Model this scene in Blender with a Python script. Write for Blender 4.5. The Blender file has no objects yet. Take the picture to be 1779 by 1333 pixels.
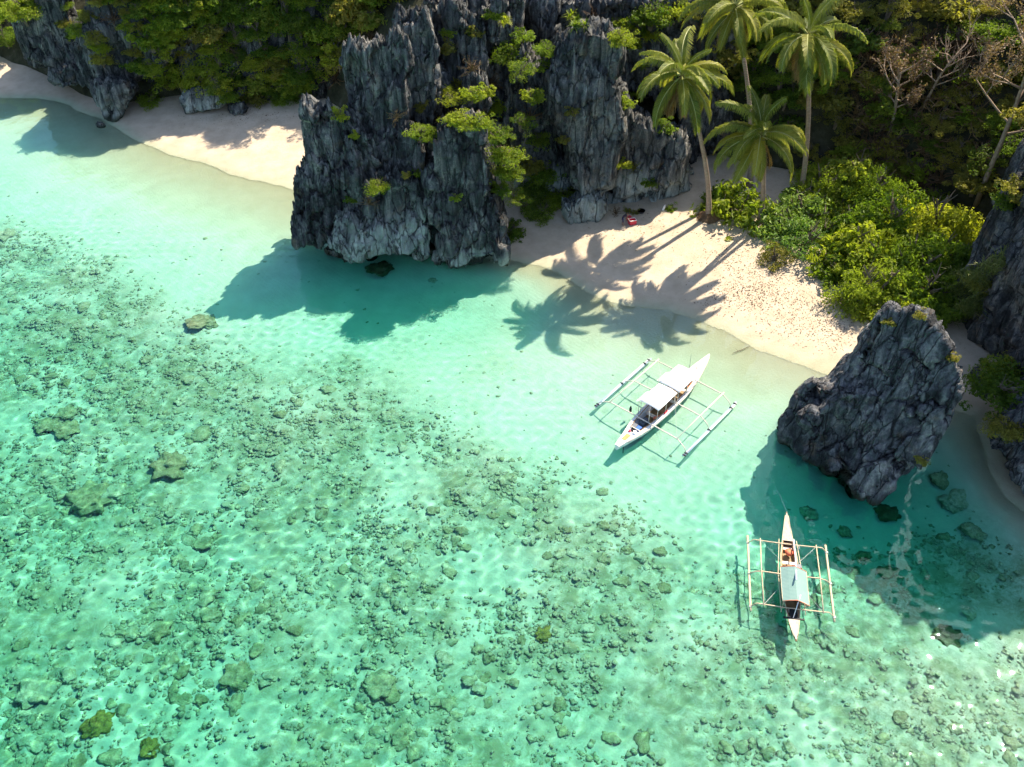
import bpy, bmesh, math, random
import numpy as np
from mathutils import Vector, Matrix
from mathutils.bvhtree import BVHTree

# ------------------------------------------------------------------ camera, sky, sun, exposure
scene = bpy.context.scene
C = scene.collection
R = math.radians
CAM_H, PITCH, HFOV = 58.0, R(42.0), R(58.0)
cam_data = bpy.data.cameras.new('camera')
cam = bpy.data.objects.new('camera', cam_data)
C.objects.link(cam)
cam.location = (0, 0, CAM_H)
cam.rotation_euler = (R(90) - PITCH, 0, 0)
cam_data.sensor_fit = 'HORIZONTAL'
cam_data.angle = HFOV
cam_data.clip_start, cam_data.clip_end = 0.5, 4000
scene.camera = cam

SUN_AZ, SUN_EL = R(45), R(50)            # azimuth measured from +Y (view direction) towards +X
world = bpy.data.worlds.new('World')
scene.world = world
world.use_nodes = True
wnt = world.node_tree
sky_tex = wnt.nodes.new('ShaderNodeTexSky')
sky_tex.sky_type = 'NISHITA'
sky_tex.sun_disc = False
sky_tex.sun_elevation = SUN_EL
sky_tex.sun_rotation = SUN_AZ
sky_tex.altitude = 0
sky_tex.air_density, sky_tex.dust_density, sky_tex.ozone_density = 1.0, 1.0, 1.0
wnt.links.new(sky_tex.outputs[0], wnt.nodes['Background'].inputs[0])
wnt.nodes['Background'].inputs[1].default_value = 0.13

sun_data = bpy.data.lights.new('sun', 'SUN')
sun_data.energy = 5.0
sun_data.angle = R(0.53)
sun_data.color = (1.0, 0.89, 0.72)
sun_data.cycles.is_caustics_light = True     # real refracted sun light on the sea floor
sun = bpy.data.objects.new('sun', sun_data)
C.objects.link(sun)
SUN = Vector((math.sin(SUN_AZ) * math.cos(SUN_EL), math.cos(SUN_AZ) * math.cos(SUN_EL), math.sin(SUN_EL)))
sun.rotation_euler = (-SUN).to_track_quat('-Z', 'Y').to_euler()
sun.location = SUN * 200

scene.view_settings.view_transform = 'Standard'
scene.view_settings.look = 'None'
scene.view_settings.gamma = 1.0
scene.view_settings.exposure = 1.2
scene.view_settings.use_curve_mapping = False
cy = scene.cycles
cy.use_denoising = True
cy.use_adaptive_sampling = True
cy.adaptive_threshold = 0.06
cy.max_bounces = 8
cy.diffuse_bounces = 2
cy.glossy_bounces = 2
cy.transmission_bounces = 5
cy.transparent_max_bounces = 8

# ------------------------------------------------------------------ helpers
rnd = random.Random(11)
rng = np.random.default_rng(5)
CX, CY = 889.5, 666.5
FPX = CX / math.tan(HFOV / 2)
SP, CP = math.sin(PITCH), math.cos(PITCH)


def ray(x, y):
    u, v = (x - CX) / FPX, (y - CY) / FPX
    return Vector((u, CP - v * SP, -(SP + v * CP)))


def px(x, y, z=0.0):
    """Place in the cove that the survey pixel (x, y) of the photograph shows at height z."""
    d = ray(x, y)
    t = (CAM_H - z) / -d.z
    return Vector((d.x * t, d.y * t, z))


def smooth(a, b, x):
    t = np.clip((x - a) / (b - a), 0, 1)
    return t * t * (3 - 2 * t)


_g = np.random.default_rng(3).normal(size=(256, 3))
_g /= np.linalg.norm(_g, axis=1)[:, None]


def _hash(ix, iy, iz, seed):
    h = (ix.astype(np.uint32) * np.uint32(374761393) + iy.astype(np.uint32) * np.uint32(668265263)
         + iz.astype(np.uint32) * np.uint32(2147483647) + np.uint32((seed * 974711 + 12345) & 0xffffffff))
    h = (h ^ (h >> np.uint32(13))) * np.uint32(1274126177)
    h = (h ^ (h >> np.uint32(16))) * np.uint32(2246822519)
    return h ^ (h >> np.uint32(15))


def perlin(P, seed=0):
    P = np.asarray(P, float)
    i = np.floor(P).astype(np.int64)
    f = P - i
    w = f * f * f * (f * (f * 6 - 15) + 10)
    out = np.zeros(len(P))
    for dx in (0, 1):
        for dy in (0, 1):
            for dz in (0, 1):
                h = _hash(i[:, 0] + dx, i[:, 1] + dy, i[:, 2] + dz, seed) & np.uint32(255)
                g = _g[h.astype(int)]
                d = f - np.array([dx, dy, dz])
                wt = (w[:, 0] if dx else 1 - w[:, 0]) * (w[:, 1] if dy else 1 - w[:, 1]) * (w[:, 2] if dz else 1 - w[:, 2])
                out += wt * (g * d).sum(1)
    return out * 1.5


def fbm(P, octaves=4, seed=0, gain=0.5):
    s, a, tot = np.zeros(len(P)), 1.0, 0.0
    for k in range(octaves):
        s += a * perlin(P * (2.03 ** k), seed + k * 17)
        tot += a
        a *= gain
    return s / tot


def voronoi(P, seed=0):
    i = np.floor(P).astype(np.int64)
    f1 = np.full(len(P), 9.0)
    f2 = np.full(len(P), 9.0)
    cid = np.zeros(len(P))
    for dx in (-1, 0, 1):
        for dy in (-1, 0, 1):
            for dz in (-1, 0, 1):
                a, b, c = i[:, 0] + dx, i[:, 1] + dy, i[:, 2] + dz
                h = _hash(a, b, c, seed)
                q = np.stack([a + (h & np.uint32(1023)) / 1023.0, b + ((h >> np.uint32(10)) & np.uint32(1023)) / 1023.0,
                              c + ((h >> np.uint32(20)) & np.uint32(1023)) / 1023.0], 1)
                d = np.sqrt(((q - P) ** 2).sum(1))
                near = d < f1
                f2 = np.where(near, f1, np.minimum(f2, d))
                cid = np.where(near, ((h >> np.uint32(7)) & np.uint32(255)) / 255.0, cid)
                f1 = np.where(near, d, f1)
    return f1, f2, cid


def mesh_np(name, V, F, smooth_shade=True, attrs=None):
    """Mesh from numpy arrays; F is (n,3) or (n,4)."""
    V = np.ascontiguousarray(V, dtype=np.float32)
    F = np.ascontiguousarray(F, dtype=np.int32)
    m = bpy.data.meshes.new(name)
    k = F.shape[1]
    m.vertices.add(len(V))
    m.vertices.foreach_set('co', V.ravel())
    m.loops.add(F.size)
    m.loops.foreach_set('vertex_index', F.ravel())
    m.polygons.add(len(F))
    m.polygons.foreach_set('loop_start', np.arange(0, F.size, k, dtype=np.int32))
    m.polygons.foreach_set('use_smooth', np.full(len(F), smooth_shade))
    for an, vals in (attrs or {}).items():
        at = m.attributes.new(an, 'FLOAT', 'POINT')
        at.data.foreach_set('value', np.ascontiguousarray(vals, dtype=np.float32))
    m.update(calc_edges=True)
    return m


def link(name, data, mat=None, parent=None, loc=None, rot=None, scale=None):
    o = bpy.data.objects.new(name, data)
    C.objects.link(o)
    if mat is not None and data is not None and not data.materials:
        data.materials.append(mat)
    if parent is not None:
        o.parent = parent
    if loc is not None:
        o.location = loc
    if rot is not None:
        o.rotation_euler = rot
    if scale is not None:
        o.scale = (scale,) * 3 if isinstance(scale, (int, float)) else scale
    return o


def tag(o, label=None, cat=None, group=None, kind=None):
    for k, v in (('label', label), ('category', cat), ('group', group), ('kind', kind)):
        if v:
            o[k] = v
    return o


def empty(name, loc, rot=(0, 0, 0), scale=1.0):
    o = bpy.data.objects.new(name, None)
    C.objects.link(o)
    o.location = loc
    o.rotation_euler = rot
    o.scale = (scale,) * 3 if isinstance(scale, (int, float)) else scale
    o.empty_display_size = 0.2
    return o


class MB:
    """Collects simple shapes into one mesh."""

    def __init__(self):
        self.v, self.f = [], []

    def add(self, vs, fs):
        n = len(self.v)
        self.v += [tuple(p) for p in vs]
        self.f += [tuple(n + i for i in q) for q in fs]
        return self

    def box(self, c, s, rz=0.0, rx=0.0, ry=0.0):
        M = Matrix.Rotation(rz, 3, 'Z') @ Matrix.Rotation(ry, 3, 'Y') @ Matrix.Rotation(rx, 3, 'X')
        vs = [Vector(c) + M @ Vector((sx * s[0] / 2, sy * s[1] / 2, sz * s[2] / 2))
              for sx in (-1, 1) for sy in (-1, 1) for sz in (-1, 1)]
        return self.add(vs, [(0, 1, 3, 2), (4, 6, 7, 5), (0, 4, 5, 1), (2, 3, 7, 6), (0, 2, 6, 4), (1, 5, 7, 3)])

    def tube(self, pts, radii, n=8, cap=True):
        pts = [Vector(p) for p in pts]
        if not hasattr(radii, '__len__'):
            radii = [radii] * len(pts)
        rings = []
        ref = None
        for i, p in enumerate(pts):
            a, b = pts[max(i - 1, 0)], pts[min(i + 1, len(pts) - 1)]
            t = (b - a).normalized()
            if ref is None:
                ref = Vector((0, 0, 1)) if abs(t.z) < 0.9 else Vector((1, 0, 0))
            ref = (ref - t * ref.dot(t)).normalized()
            s = t.cross(ref)
            rings.append([p + (ref * math.cos(2 * math.pi * k / n) + s * math.sin(2 * math.pi * k / n)) * radii[i] for k in range(n)])
        vs = [q for r_ in rings for q in r_]
        fs = []
        for i in range(len(pts) - 1):
            for k in range(n):
                fs.append((i * n + k, i * n + (k + 1) % n, (i + 1) * n + (k + 1) % n, (i + 1) * n + k))
        if cap:
            fs.append(tuple(range(n - 1, -1, -1)))
            fs.append(tuple((len(pts) - 1) * n + k for k in range(n)))
        return self.add(vs, fs)

    def build(self, name, mat=None, parent=None, smooth_shade=False, **kw):
        m = bpy.data.meshes.new(name)
        m.from_pydata(self.v, [], self.f)
        bm = bmesh.new()
        bm.from_mesh(m)
        bmesh.ops.recalc_face_normals(bm, faces=bm.faces)
        bm.to_mesh(m)
        bm.free()
        if smooth_shade:
            m.polygons.foreach_set('use_smooth', np.ones(len(m.polygons), bool))
        return link(name, m, mat, parent, **kw)


# ------------------------------------------------------------------ materials
class NT:
    def __init__(self, name):
        self.m = bpy.data.materials.new(name)
        self.m.use_nodes = True
        self.t = self.m.node_tree
        self.t.nodes.clear()
        self.out = self.n('ShaderNodeOutputMaterial')

    def n(self, kind, **kw):
        nd = self.t.nodes.new(kind)
        for k, v in kw.items():
            setattr(nd, k, v)
        return nd

    def l(self, a, b):
        self.t.links.new(a, b)

    def val(self, nd, name, v):
        if hasattr(v, 'links'):
            self.l(v, nd.inputs[name])
        else:
            nd.inputs[name].default_value = v

    def pos(self, scale=(1, 1, 1), rot=(0, 0, 0), obj=False):
        if obj:
            src = self.n('ShaderNodeTexCoord').outputs['Object']
        else:
            src = self.n('ShaderNodeNewGeometry').outputs['Position']
        mp = self.n('ShaderNodeMapping')
        self.l(src, mp.inputs['Vector'])
        mp.inputs['Scale'].default_value = scale
        mp.inputs['Rotation'].default_value = rot
        return mp.outputs[0]

    def noise(self, vec, scale=1.0, detail=4.0, rough=0.55, dist=0.0):
        nd = self.n('ShaderNodeTexNoise')
        self.l(vec, nd.inputs['Vector'])
        nd.inputs['Scale'].default_value = scale
        nd.inputs['Detail'].default_value = detail
        nd.inputs['Roughness'].default_value = rough
        nd.inputs['Distortion'].default_value = dist
        return nd.outputs[0]

    def ramp(self, fac, stops, interp='LINEAR'):
        nd = self.n('ShaderNodeValToRGB')
        self.l(fac, nd.inputs[0])
        e = nd.color_ramp.elements
        nd.color_ramp.interpolation = interp
        while len(e) < len(stops):
            e.new(0.5)
        for el, (p_, c) in zip(e, stops):
            el.position = p_
            el.color = (c, c, c, 1) if isinstance(c, (int, float)) else (*c, 1)
        return nd.outputs[0]

    def mix(self, fac, a, b, mode='MIX'):
        nd = self.n('ShaderNodeMix', data_type='RGBA', blend_type=mode)
        self.val(nd, 0, fac) if hasattr(fac, 'links') else setattr(nd.inputs[0], 'default_value', fac)
        for idx, c in ((6, a), (7, b)):
            if hasattr(c, 'links'):
                self.l(c, nd.inputs[idx])
            else:
                nd.inputs[idx].default_value = (*c, 1)
        return nd.outputs[2]

    def math(self, op, a, b=0.0, c=None, clamp=False):
        nd = self.n('ShaderNodeMath', operation=op, use_clamp=clamp)
        for k, v in enumerate((a, b) if c is None else (a, b, c)):
            if hasattr(v, 'links'):
                self.l(v, nd.inputs[k])
            else:
                nd.inputs[k].default_value = v
        return nd.outputs[0]

    def attr(self, name):
        nd = self.n('ShaderNodeAttribute', attribute_name=name)
        return nd.outputs['Fac']

    def bump(self, h, strength=0.5, dist=0.1):
        nd = self.n('ShaderNodeBump')
        self.l(h, nd.inputs['Height'])
        nd.inputs['Strength'].default_value = strength
        nd.inputs['Distance'].default_value = dist
        return nd.outputs[0]

    def principled(self, color, rough=0.8, spec=0.3, normal=None, metallic=0.0):
        p_ = self.n('ShaderNodeBsdfPrincipled')
        if hasattr(color, 'links'):
            self.l(color, p_.inputs['Base Color'])
        else:
            p_.inputs['Base Color'].default_value = (*color, 1)
        self.val(p_, 'Roughness', rough)
        p_.inputs['Specular IOR Level'].default_value = spec
        p_.inputs['Metallic'].default_value = metallic
        if normal is not None:
            self.l(normal, p_.inputs['Normal'])
        self.l(p_.outputs[0], self.out.inputs[0])
        return p_


def mat_plain(name, col, rough=0.7, spec=0.3, var=0.12, scale=6.0, bump=0.0, obj=True):
    t = NT(name)
    v = t.pos((1, 1, 1), obj=obj)
    nz = t.noise(v, scale, 5, 0.6)
    c = t.mix(t.ramp(nz, [(0.3, 0), (0.7, 1)]), tuple(max(0, x * (1 - var)) for x in col), tuple(min(1, x * (1 + var)) for x in col))
    nrm = t.bump(t.noise(v, scale * 6, 4), bump, 0.02) if bump else None
    t.principled(c, rough, spec, nrm)
    return t.m


def mat_rock(name, base_rot=(0, 0, 0), dark=(0.028, 0.030, 0.031), mid=(0.108, 0.112, 0.112), light=(0.33, 0.31, 0.275), pale_amt=0.5):
    t = NT(name)
    v = t.pos((1, 1, 0.16), base_rot)
    v3 = t.pos((1, 1, 1))
    streak = t.noise(v, 1.3, 8, 0.62, 0.6)
    grain = t.noise(v3, 5.0, 8, 0.7)
    big = t.noise(v3, 0.16, 3, 0.5)
    c = t.ramp(t.math('ADD', streak, t.math('MULTIPLY', t.math('SUBTRACT', big, 0.5), 0.35)), [(0.37, dark), (0.53, mid), (0.71, light)])
    c2 = t.ramp(grain, [(0.3, 0.55), (0.7, 1.35)])
    c = t.mix(1.0, c, c2, 'MULTIPLY')
    # bleached scars, ochre stains and the washed pale foot: colours of the stone itself
    pale = t.ramp(t.noise(v3, 0.33, 5, 0.6, 0.8), [(0.60, 0.0), (0.70, 1.0)])
    pale = t.math('MULTIPLY', pale, pale_amt)
    foot = t.attr('foot')
    pale = t.math('MAXIMUM', pale, t.math('MULTIPLY', foot, t.ramp(t.noise(v, 0.9, 5, 0.6), [(0.30, 0), (0.52, 1)])))
    c = t.mix(pale, c, t.ramp(streak, [(0.3, (0.17, 0.20, 0.185)), (0.7, (0.50, 0.52, 0.47))]))
    och = t.ramp(t.noise(v3, 0.5, 5, 0.6), [(0.58, 0), (0.74, 0.6)])
    c = t.mix(och, c, (0.20, 0.135, 0.08))
    # joints between the beds, and the dark weedy band the tide keeps wet
    vo = t.n('ShaderNodeTexVoronoi', feature='DISTANCE_TO_EDGE')
    wob = t.n('ShaderNodeVectorMath', operation='ADD')
    nz = t.n('ShaderNodeTexNoise')
    t.l(v, nz.inputs['Vector'])
    nz.inputs['Scale'].default_value = 1.2
    nz.inputs['Detail'].default_value = 5
    t.l(v, wob.inputs[0])
    t.l(nz.outputs['Color'], wob.inputs[1])
    t.l(wob.outputs[0], vo.inputs['Vector'])
    vo.inputs['Scale'].default_value = 0.75
    joint = t.ramp(vo.outputs['Distance'], [(0.0, 0.0), (0.045, 1.0)])
    c = t.mix(t.math('MULTIPLY', t.math('SUBTRACT', 1.0, joint), 0.8), c, (0.012, 0.013, 0.014))
    pit = t.noise(v3, 2.2, 10, 0.8)
    c = t.mix(t.ramp(pit, [(0.30, 0.75), (0.46, 0.0)]), c, (0.014, 0.015, 0.016))
    sp = t.n('ShaderNodeSeparateXYZ')
    t.l(v3, sp.inputs[0])
    bandf = t.math('SUBTRACT', 1.0, t.math('MULTIPLY', t.math('ADD', sp.outputs[2], t.math('MULTIPLY', t.noise(v3, 0.8, 5), -1.2)), 1.4, clamp=True), clamp=True)
    c = t.mix(t.math('MULTIPLY', bandf, 0.85), c, (0.030, 0.032, 0.018))
    hgt = t.math('ADD', t.math('ADD', t.math('MULTIPLY', streak, 1.0), t.math('MULTIPLY', pit, 0.7)), t.math('MULTIPLY', joint, 0.45))
    t.principled(c, 0.85, 0.22, t.bump(hgt, 1.0, 0.36))
    return t.m


def mat_leaf(name, c_dark, c_light, transl=0.45, hue_jit=0.5):
    t = NT(name)
    tint = t.attr('tint')
    orand = t.n('ShaderNodeObjectInfo').outputs['Random']
    f = t.math('ADD', t.math('MULTIPLY', tint, 0.75), t.math('MULTIPLY', t.math('SUBTRACT', orand, 0.5), hue_jit), clamp=True)
    c = t.mix(f, c_dark, c_light)
    warm = t.ramp(t.n('ShaderNodeObjectInfo').outputs['Random'], [(0.0, 0.0), (0.55, 0.0), (1.0, 0.38)])
    c = t.mix(warm, c, tuple(0.5 * x + y for x, y in zip(c_light, (0.14, 0.09, 0.01))))
    d = t.n('ShaderNodeBsdfPrincipled')
    t.l(c, d.inputs['Base Color'])
    d.inputs['Roughness'].default_value = 0.55
    d.inputs['Specular IOR Level'].default_value = 0.35
    tr = t.n('ShaderNodeBsdfTranslucent')
    t.l(t.mix(1.0, c, (1.15, 1.25, 0.55), 'MULTIPLY'), tr.inputs[0])
    mx = t.n('ShaderNodeMixShader')
    mx.inputs[0].default_value = transl
    t.l(d.outputs[0], mx.inputs[1])
    t.l(tr.outputs[0], mx.inputs[2])
    t.l(mx.outputs[0], t.out.inputs[0])
    return t.m


M = {}
M['rock'] = mat_rock('karst_limestone')
M['rock_lean'] = mat_rock('leaning_limestone', (0, R(24), 0), dark=(0.032, 0.034, 0.037), mid=(0.128, 0.132, 0.14), light=(0.35, 0.335, 0.31), pale_amt=0.15)
M['rock_dark'] = mat_rock('less_pale_limestone', (0, R(18), 0), pale_amt=0.2)  # karst stone colours with fainter pale scars and slanting streaks
M['leaf_bright'] = mat_leaf('leaf_bright', (0.10, 0.165, 0.012), (0.41, 0.45, 0.04), 0.55, 0.9)
M['leaf_mid'] = mat_leaf('leaf_mid', (0.09, 0.155, 0.013), (0.33, 0.42, 0.045), 0.58, 0.8)
M['leaf_dark'] = mat_leaf('leaf_dark', (0.095, 0.145, 0.018), (0.33, 0.40, 0.055), 0.55, 0.8)
M['leaf_lime'] = mat_leaf('leaf_lime', (0.10, 0.19, 0.03), (0.27, 0.40, 0.09))
M['leaf_olive'] = mat_leaf('leaf_olive', (0.14, 0.14, 0.022), (0.42, 0.37, 0.07), 0.5)
M['leaf_dry'] = mat_leaf('leaf_dry', (0.12, 0.07, 0.035), (0.36, 0.25, 0.14), 0.3)
M['palm_leaf'] = mat_leaf('palm_leaf', (0.09, 0.13, 0.016), (0.44, 0.42, 0.07), 0.5, 0.35)
M['palm_dead'] = mat_leaf('palm_dead', (0.16, 0.09, 0.03), (0.38, 0.24, 0.09), 0.3)
M['rachis'] = mat_plain('palm_rachis', (0.36, 0.36, 0.12), 0.5)
M['bark'] = mat_plain('bark', (0.16, 0.125, 0.09), 0.9, var=0.3, scale=4, bump=0.5)
M['bark_pale'] = mat_plain('pale_bark', (0.33, 0.25, 0.18), 0.9, var=0.25, scale=3, bump=0.4)
M['twig'] = mat_plain('dry_twig', (0.30, 0.22, 0.15), 0.9, var=0.2)
M['grass'] = mat_leaf('ledge_grass', (0.12, 0.15, 0.03), (0.30, 0.33, 0.09), 0.4)

# ------------------------------------------------------------------ ground: beach and sea floor as one sheet
def poly_sd(X, Y, poly):
    """Signed distance to a polygon (positive inside)."""
    P = np.array([(p[0], p[1]) for p in poly], float)
    Q = np.roll(P, -1, 0)
    best = np.full(X.shape, 1e9)
    inside = np.zeros(X.shape, bool)
    for (ax, ay), (bx, by) in zip(P, Q):
        dx, dy = bx - ax, by - ay
        t = np.clip(((X - ax) * dx + (Y - ay) * dy) / (dx * dx + dy * dy + 1e-9), 0, 1)
        best = np.minimum(best, (X - ax - t * dx) ** 2 + (Y - ay - t * dy) ** 2)
        cr = ((ay > Y) != (by > Y)) & (X < (bx - ax) * (Y - ay) / (by - ay + 1e-12) + ax)
        inside ^= cr
    d = np.sqrt(best)
    return np.where(inside, d, -d)


SHORE = [(-900, 190), (-160, 150)] + [px(*q)[:2] for q in (
    (0, 168), (60, 172), (110, 180), (169, 203), (225, 239), (295, 267), (352, 287), (402, 304), (450, 314), (515, 335),
    (600, 380), (720, 420), (800, 446), (885, 449), (945, 466), (1000, 496), (1035, 512), (1091, 528), (1193, 548),
    (1260, 571), (1315, 604), (1400, 638), (1445, 656), (1520, 688), (1600, 698), (1690, 722), (1712, 765), (1718, 810),
    (1750, 862), (1800, 905))] + [(62, 40), (90, 10), (200, -120), (900, -500), (1500, 300), (1500, 2500), (-1500, 2500)]
REEF = [px(*q)[:2] for q in (
    (-250, 300), (0, 372), (100, 405), (250, 470), (380, 555), (520, 605), (640, 600), (700, 640), (770, 700), (870, 760),
    (930, 785), (1010, 800), (1080, 845), (1200, 890), (1280, 935), (1360, 950), (1450, 935), (1500, 900), (1560, 925),
    (1640, 880), (1700, 850), (1790, 915))] + [(75, 30), (120, -60), (-120, -60), (-160, 90)]


def scour(x, y, sea):
    """Deeper water where the swell has scoured the sand in front of the rocks."""
    s = np.zeros(x.shape)
    for cx_, cy_, dep, sg in ((24.5, 47.0, 1.3, 6.5), (35.0, 50.0, 1.3, 5.0), (-15.0, 77.5, 1.1, 7.0), (-4.0, 77.0, 0.7, 5.0), (29.0, 43.0, 0.6, 6.0)):
        s -= dep * np.exp(-((x - cx_) ** 2 + (y - cy_) ** 2) / (2 * sg * sg))
    return s * smooth(0.3, 5.0, sea)


def ground_z(X, Y):
    sh = X.shape
    x, y = X.ravel(), Y.ravel()
    P = np.stack([x, y, 0 * x], 1)
    d = poly_sd(x, y, SHORE) + 0.8 * perlin(P / 7.0, 41) + 0.25 * perlin(P / 2.0, 42)
    sea = np.maximum(-d, 0)
    land = np.maximum(d, 0)
    z = -np.interp(sea, [0, 4, 10, 18, 28, 45, 70, 120], [0, .14, .40, .80, 1.35, 2.25, 3.0, 3.4]) + scour(x, y, sea) + np.minimum(1.6 * (1 - np.exp(-land / 14.0)) + 0.012 * land, 3.0) + 0.05 * np.tanh(d / 0.16)
    reef = smooth(-1.5, 5.0, poly_sd(x, y, REEF) + 3.0 * fbm(P / 6.0, 3, 43))
    # lumpy reef flat, sand ripples and footmarks on the dry sand
    f1, f2, cid = voronoi(np.stack([x / 1.1, y / 1.1, 0 * x + 0.5], 1), 44)
    lump = np.clip(0.75 - f1, 0, 1) * (cid > 0.45)
    z += reef * (0.42 * lump + 0.34 * fbm(P / 2.6, 4, 45) + 0.40 * perlin(P / 9.0, 46))
    z += (1 - reef) * np.where(d < 0, 0.03 * fbm(P / 1.6, 3, 47), 0.05 * fbm(P / 1.3, 4, 48) * smooth(1.0, 6.0, d))
    return z.reshape(sh), reef.reshape(sh), d.reshape(sh)


def axis(lo, hi, step, far):
    core = np.arange(lo, hi + 1e-6, step)
    g = step * np.cumsum(1.35 ** np.arange(1, 26))
    g = g[g < far]
    return np.concatenate([(lo - g)[::-1], core, hi + g])


gx, gy = axis(-84, 64, 0.4, 2600), axis(16, 142, 0.4, 2600)
GX, GY = np.meshgrid(gx, gy)
GZ, GREEF, GD = ground_z(GX, GY)
idx = np.arange(GX.size).reshape(GX.shape)
GF = np.stack([idx[:-1, :-1], idx[:-1, 1:], idx[1:, 1:], idx[1:, :-1]], -1).reshape(-1, 4)
GV = np.stack([GX, GY, GZ], -1).reshape(-1, 3)

t = NT('coral_sand')
P3 = t.pos((1, 1, 1))
sep = t.n('ShaderNodeSeparateXYZ')
t.l(P3, sep.inputs[0])
z_out = sep.outputs[2]
sand = t.mix(t.ramp(t.noise(P3, 0.6, 6, 0.6), [(0.3, 0), (0.7, 1)]), (0.42, 0.335, 0.24), (0.55, 0.45, 0.335))
wetf = t.ramp(t.math('ADD', t.math('MULTIPLY', z_out, 1.4), t.math('MULTIPLY', t.noise(P3, 0.5, 4), 0.35)), [(0.12, 1.0), (0.62, 0.0)])
sand = t.mix(t.math('MULTIPLY', wetf, 0.62), sand, (0.44, 0.345, 0.225))
# dark grit and leaf crumbs at the top of the beach
grit = t.ramp(t.noise(P3, 4.5, 6, 0.75), [(0.56, 0), (0.68, 0.55)])
grit = t.math('MULTIPLY', grit, t.ramp(z_out, [(0.45, 0), (0.9, 1)]))
sand = t.mix(grit, sand, (0.22, 0.17, 0.13))
sea_sand = t.mix(t.ramp(t.noise(P3, 0.35, 5, 0.6), [(0.3, 0), (0.7, 1)]), (0.58, 0.54, 0.44), (0.70, 0.66, 0.55))
under = t.ramp(t.math('MULTIPLY', z_out, -1.0), [(0.0, 0), (0.5, 1)])
sand = t.mix(under, sand, sea_sand)
reef_a = t.attr('reef')
alg = t.ramp(t.noise(P3, 0.55, 10, 0.74, 0.6), [(0.38, 0), (0.56, 1)])
alg2 = t.ramp(t.noise(P3, 2.4, 9, 0.78, 0.5), [(0.40, 0.0), (0.60, 1)])
algf = t.math('MULTIPLY', t.math('MULTIPLY', reef_a, t.ramp(t.noise(P3, 0.13, 3, 0.5), [(0.36, 0.3), (0.52, 1.0)])), t.math('MAXIMUM', t.math('MULTIPLY', alg, 0.85), t.math('MULTIPLY', alg2, 0.75)))
sand = t.mix(algf, sand, t.mix(t.noise(P3, 1.7, 5), (0.155, 0.175, 0.082), (0.30, 0.29, 0.16)))
wv = t.n('ShaderNodeTexWave', wave_type='BANDS', bands_direction='DIAGONAL')
t.l(P3, wv.inputs[0])
wv.inputs['Scale'].default_value = 0.9
wv.inputs['Distortion'].default_value = 5.0
wv.inputs['Detail'].default_value = 3.0
fo = t.n('ShaderNodeTexVoronoi')
t.l(P3, fo.inputs['Vector'])
fo.inputs['Scale'].default_value = 1.7
foot = t.math('MULTIPLY', t.math('SUBTRACT', 1.0, t.ramp(fo.outputs['Distance'], [(0.08, 0.0), (0.26, 1.0)])), t.ramp(z_out, [(0.25, 0), (0.6, 1)]))
foot = t.math('MULTIPLY', foot, t.ramp(t.noise(P3, 0.22, 3), [(0.42, 0), (0.6, 1)]))
hh = t.math('ADD', t.math('SUBTRACT', t.math('MULTIPLY', t.noise(P3, 5.0, 8, 0.7), 1.0), t.math('MULTIPLY', foot, 0.55)), t.math('MULTIPLY', t.math('MULTIPLY', wv.outputs[1], 0.12), under))
t.principled(sand, 0.95, 0.12, t.bump(hh, 0.6, 0.12))
M['sand'] = t.m
ground = link('seabed_and_beach', mesh_np('seabed_and_beach', GV, GF, attrs={'reef': GREEF.ravel()}), M['sand'])
tag(ground, 'pale sand beach running down into the sea floor', 'sand', kind='structure')
ground.cycles.is_caustics_receiver = True
ground_bvh = BVHTree.FromPolygons(GV.tolist(), GF.tolist())


def gz(x, y):
    h = ground_bvh.ray_cast(Vector((x, y, 60)), Vector((0, 0, -1)))
    return h[0].z if h[0] else 0.0


# ------------------------------------------------------------------ the sea: rippled surface over a body of clear green water
wx, wy = axis(-80, 60, 0.17, 2400), axis(18, 130, 0.17, 2400)
WX, WY = np.meshgrid(wx, wy)
WZ = np.zeros_like(WX)
wr = np.random.default_rng(21)
for k in range(26):
    L = wr.uniform(0.6, 1.5) if k < 20 else wr.uniform(2.0, 4)
    a = R(-55) + wr.normal(0, 0.75)
    kk = 2 * math.pi / L
    WZ += (0.0021 if k < 20 else 0.0009) * L * np.sin(kk * (math.cos(a) * WX + math.sin(a) * WY) + wr.uniform(0, 6.28)
                                                     + 0.8 * np.sin(WX * 0.13 + k) + 0.8 * np.sin(WY * 0.11 + 2 * k))
calm = 0.75 + 0.5 * perlin(np.stack([WX.ravel() / 14, WY.ravel() / 14, 0 * WX.ravel()], 1), 77).reshape(WX.shape)
fade = smooth(-84, -76, WX) * (1 - smooth(56, 64, WX)) * smooth(12, 20, WY) * (1 - smooth(126, 134, WY))
WZ *= np.clip(calm, 0.35, 1.3) * fade * 1.75 * (0.08 + 0.92 * smooth(0.0, 20.0, -poly_sd(WX.ravel(), WY.ravel(), SHORE))).reshape(WX.shape) * (1 + 0.6 * smooth(14, 24, WX) * (1 - smooth(29, 38, WY)))
WZ = np.clip(WZ, -0.2, 0.2)
wi = np.arange(WX.size).reshape(WX.shape)
WF = np.stack([wi[:-1, :-1], wi[:-1, 1:], wi[1:, 1:], wi[1:, :-1]], -1).reshape(-1, 4)
t = NT('sea_surface')
g = t.n('ShaderNodeBsdfGlass')
g.inputs['Roughness'].default_value = 0.0
g.inputs['IOR'].default_value = 1.333
t.l(g.outputs[0], t.out.inputs[0])
M['sea'] = t.m
water = link('water', mesh_np('water', np.stack([WX, WY, WZ], -1).reshape(-1, 3), WF), M['sea'])
tag(water, 'clear rippled turquoise sea water in the cove', 'water', kind='structure')
water.cycles.is_caustics_caster = True
t = NT('clear_green_water')
va = t.n('ShaderNodeVolumeAbsorption')
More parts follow.
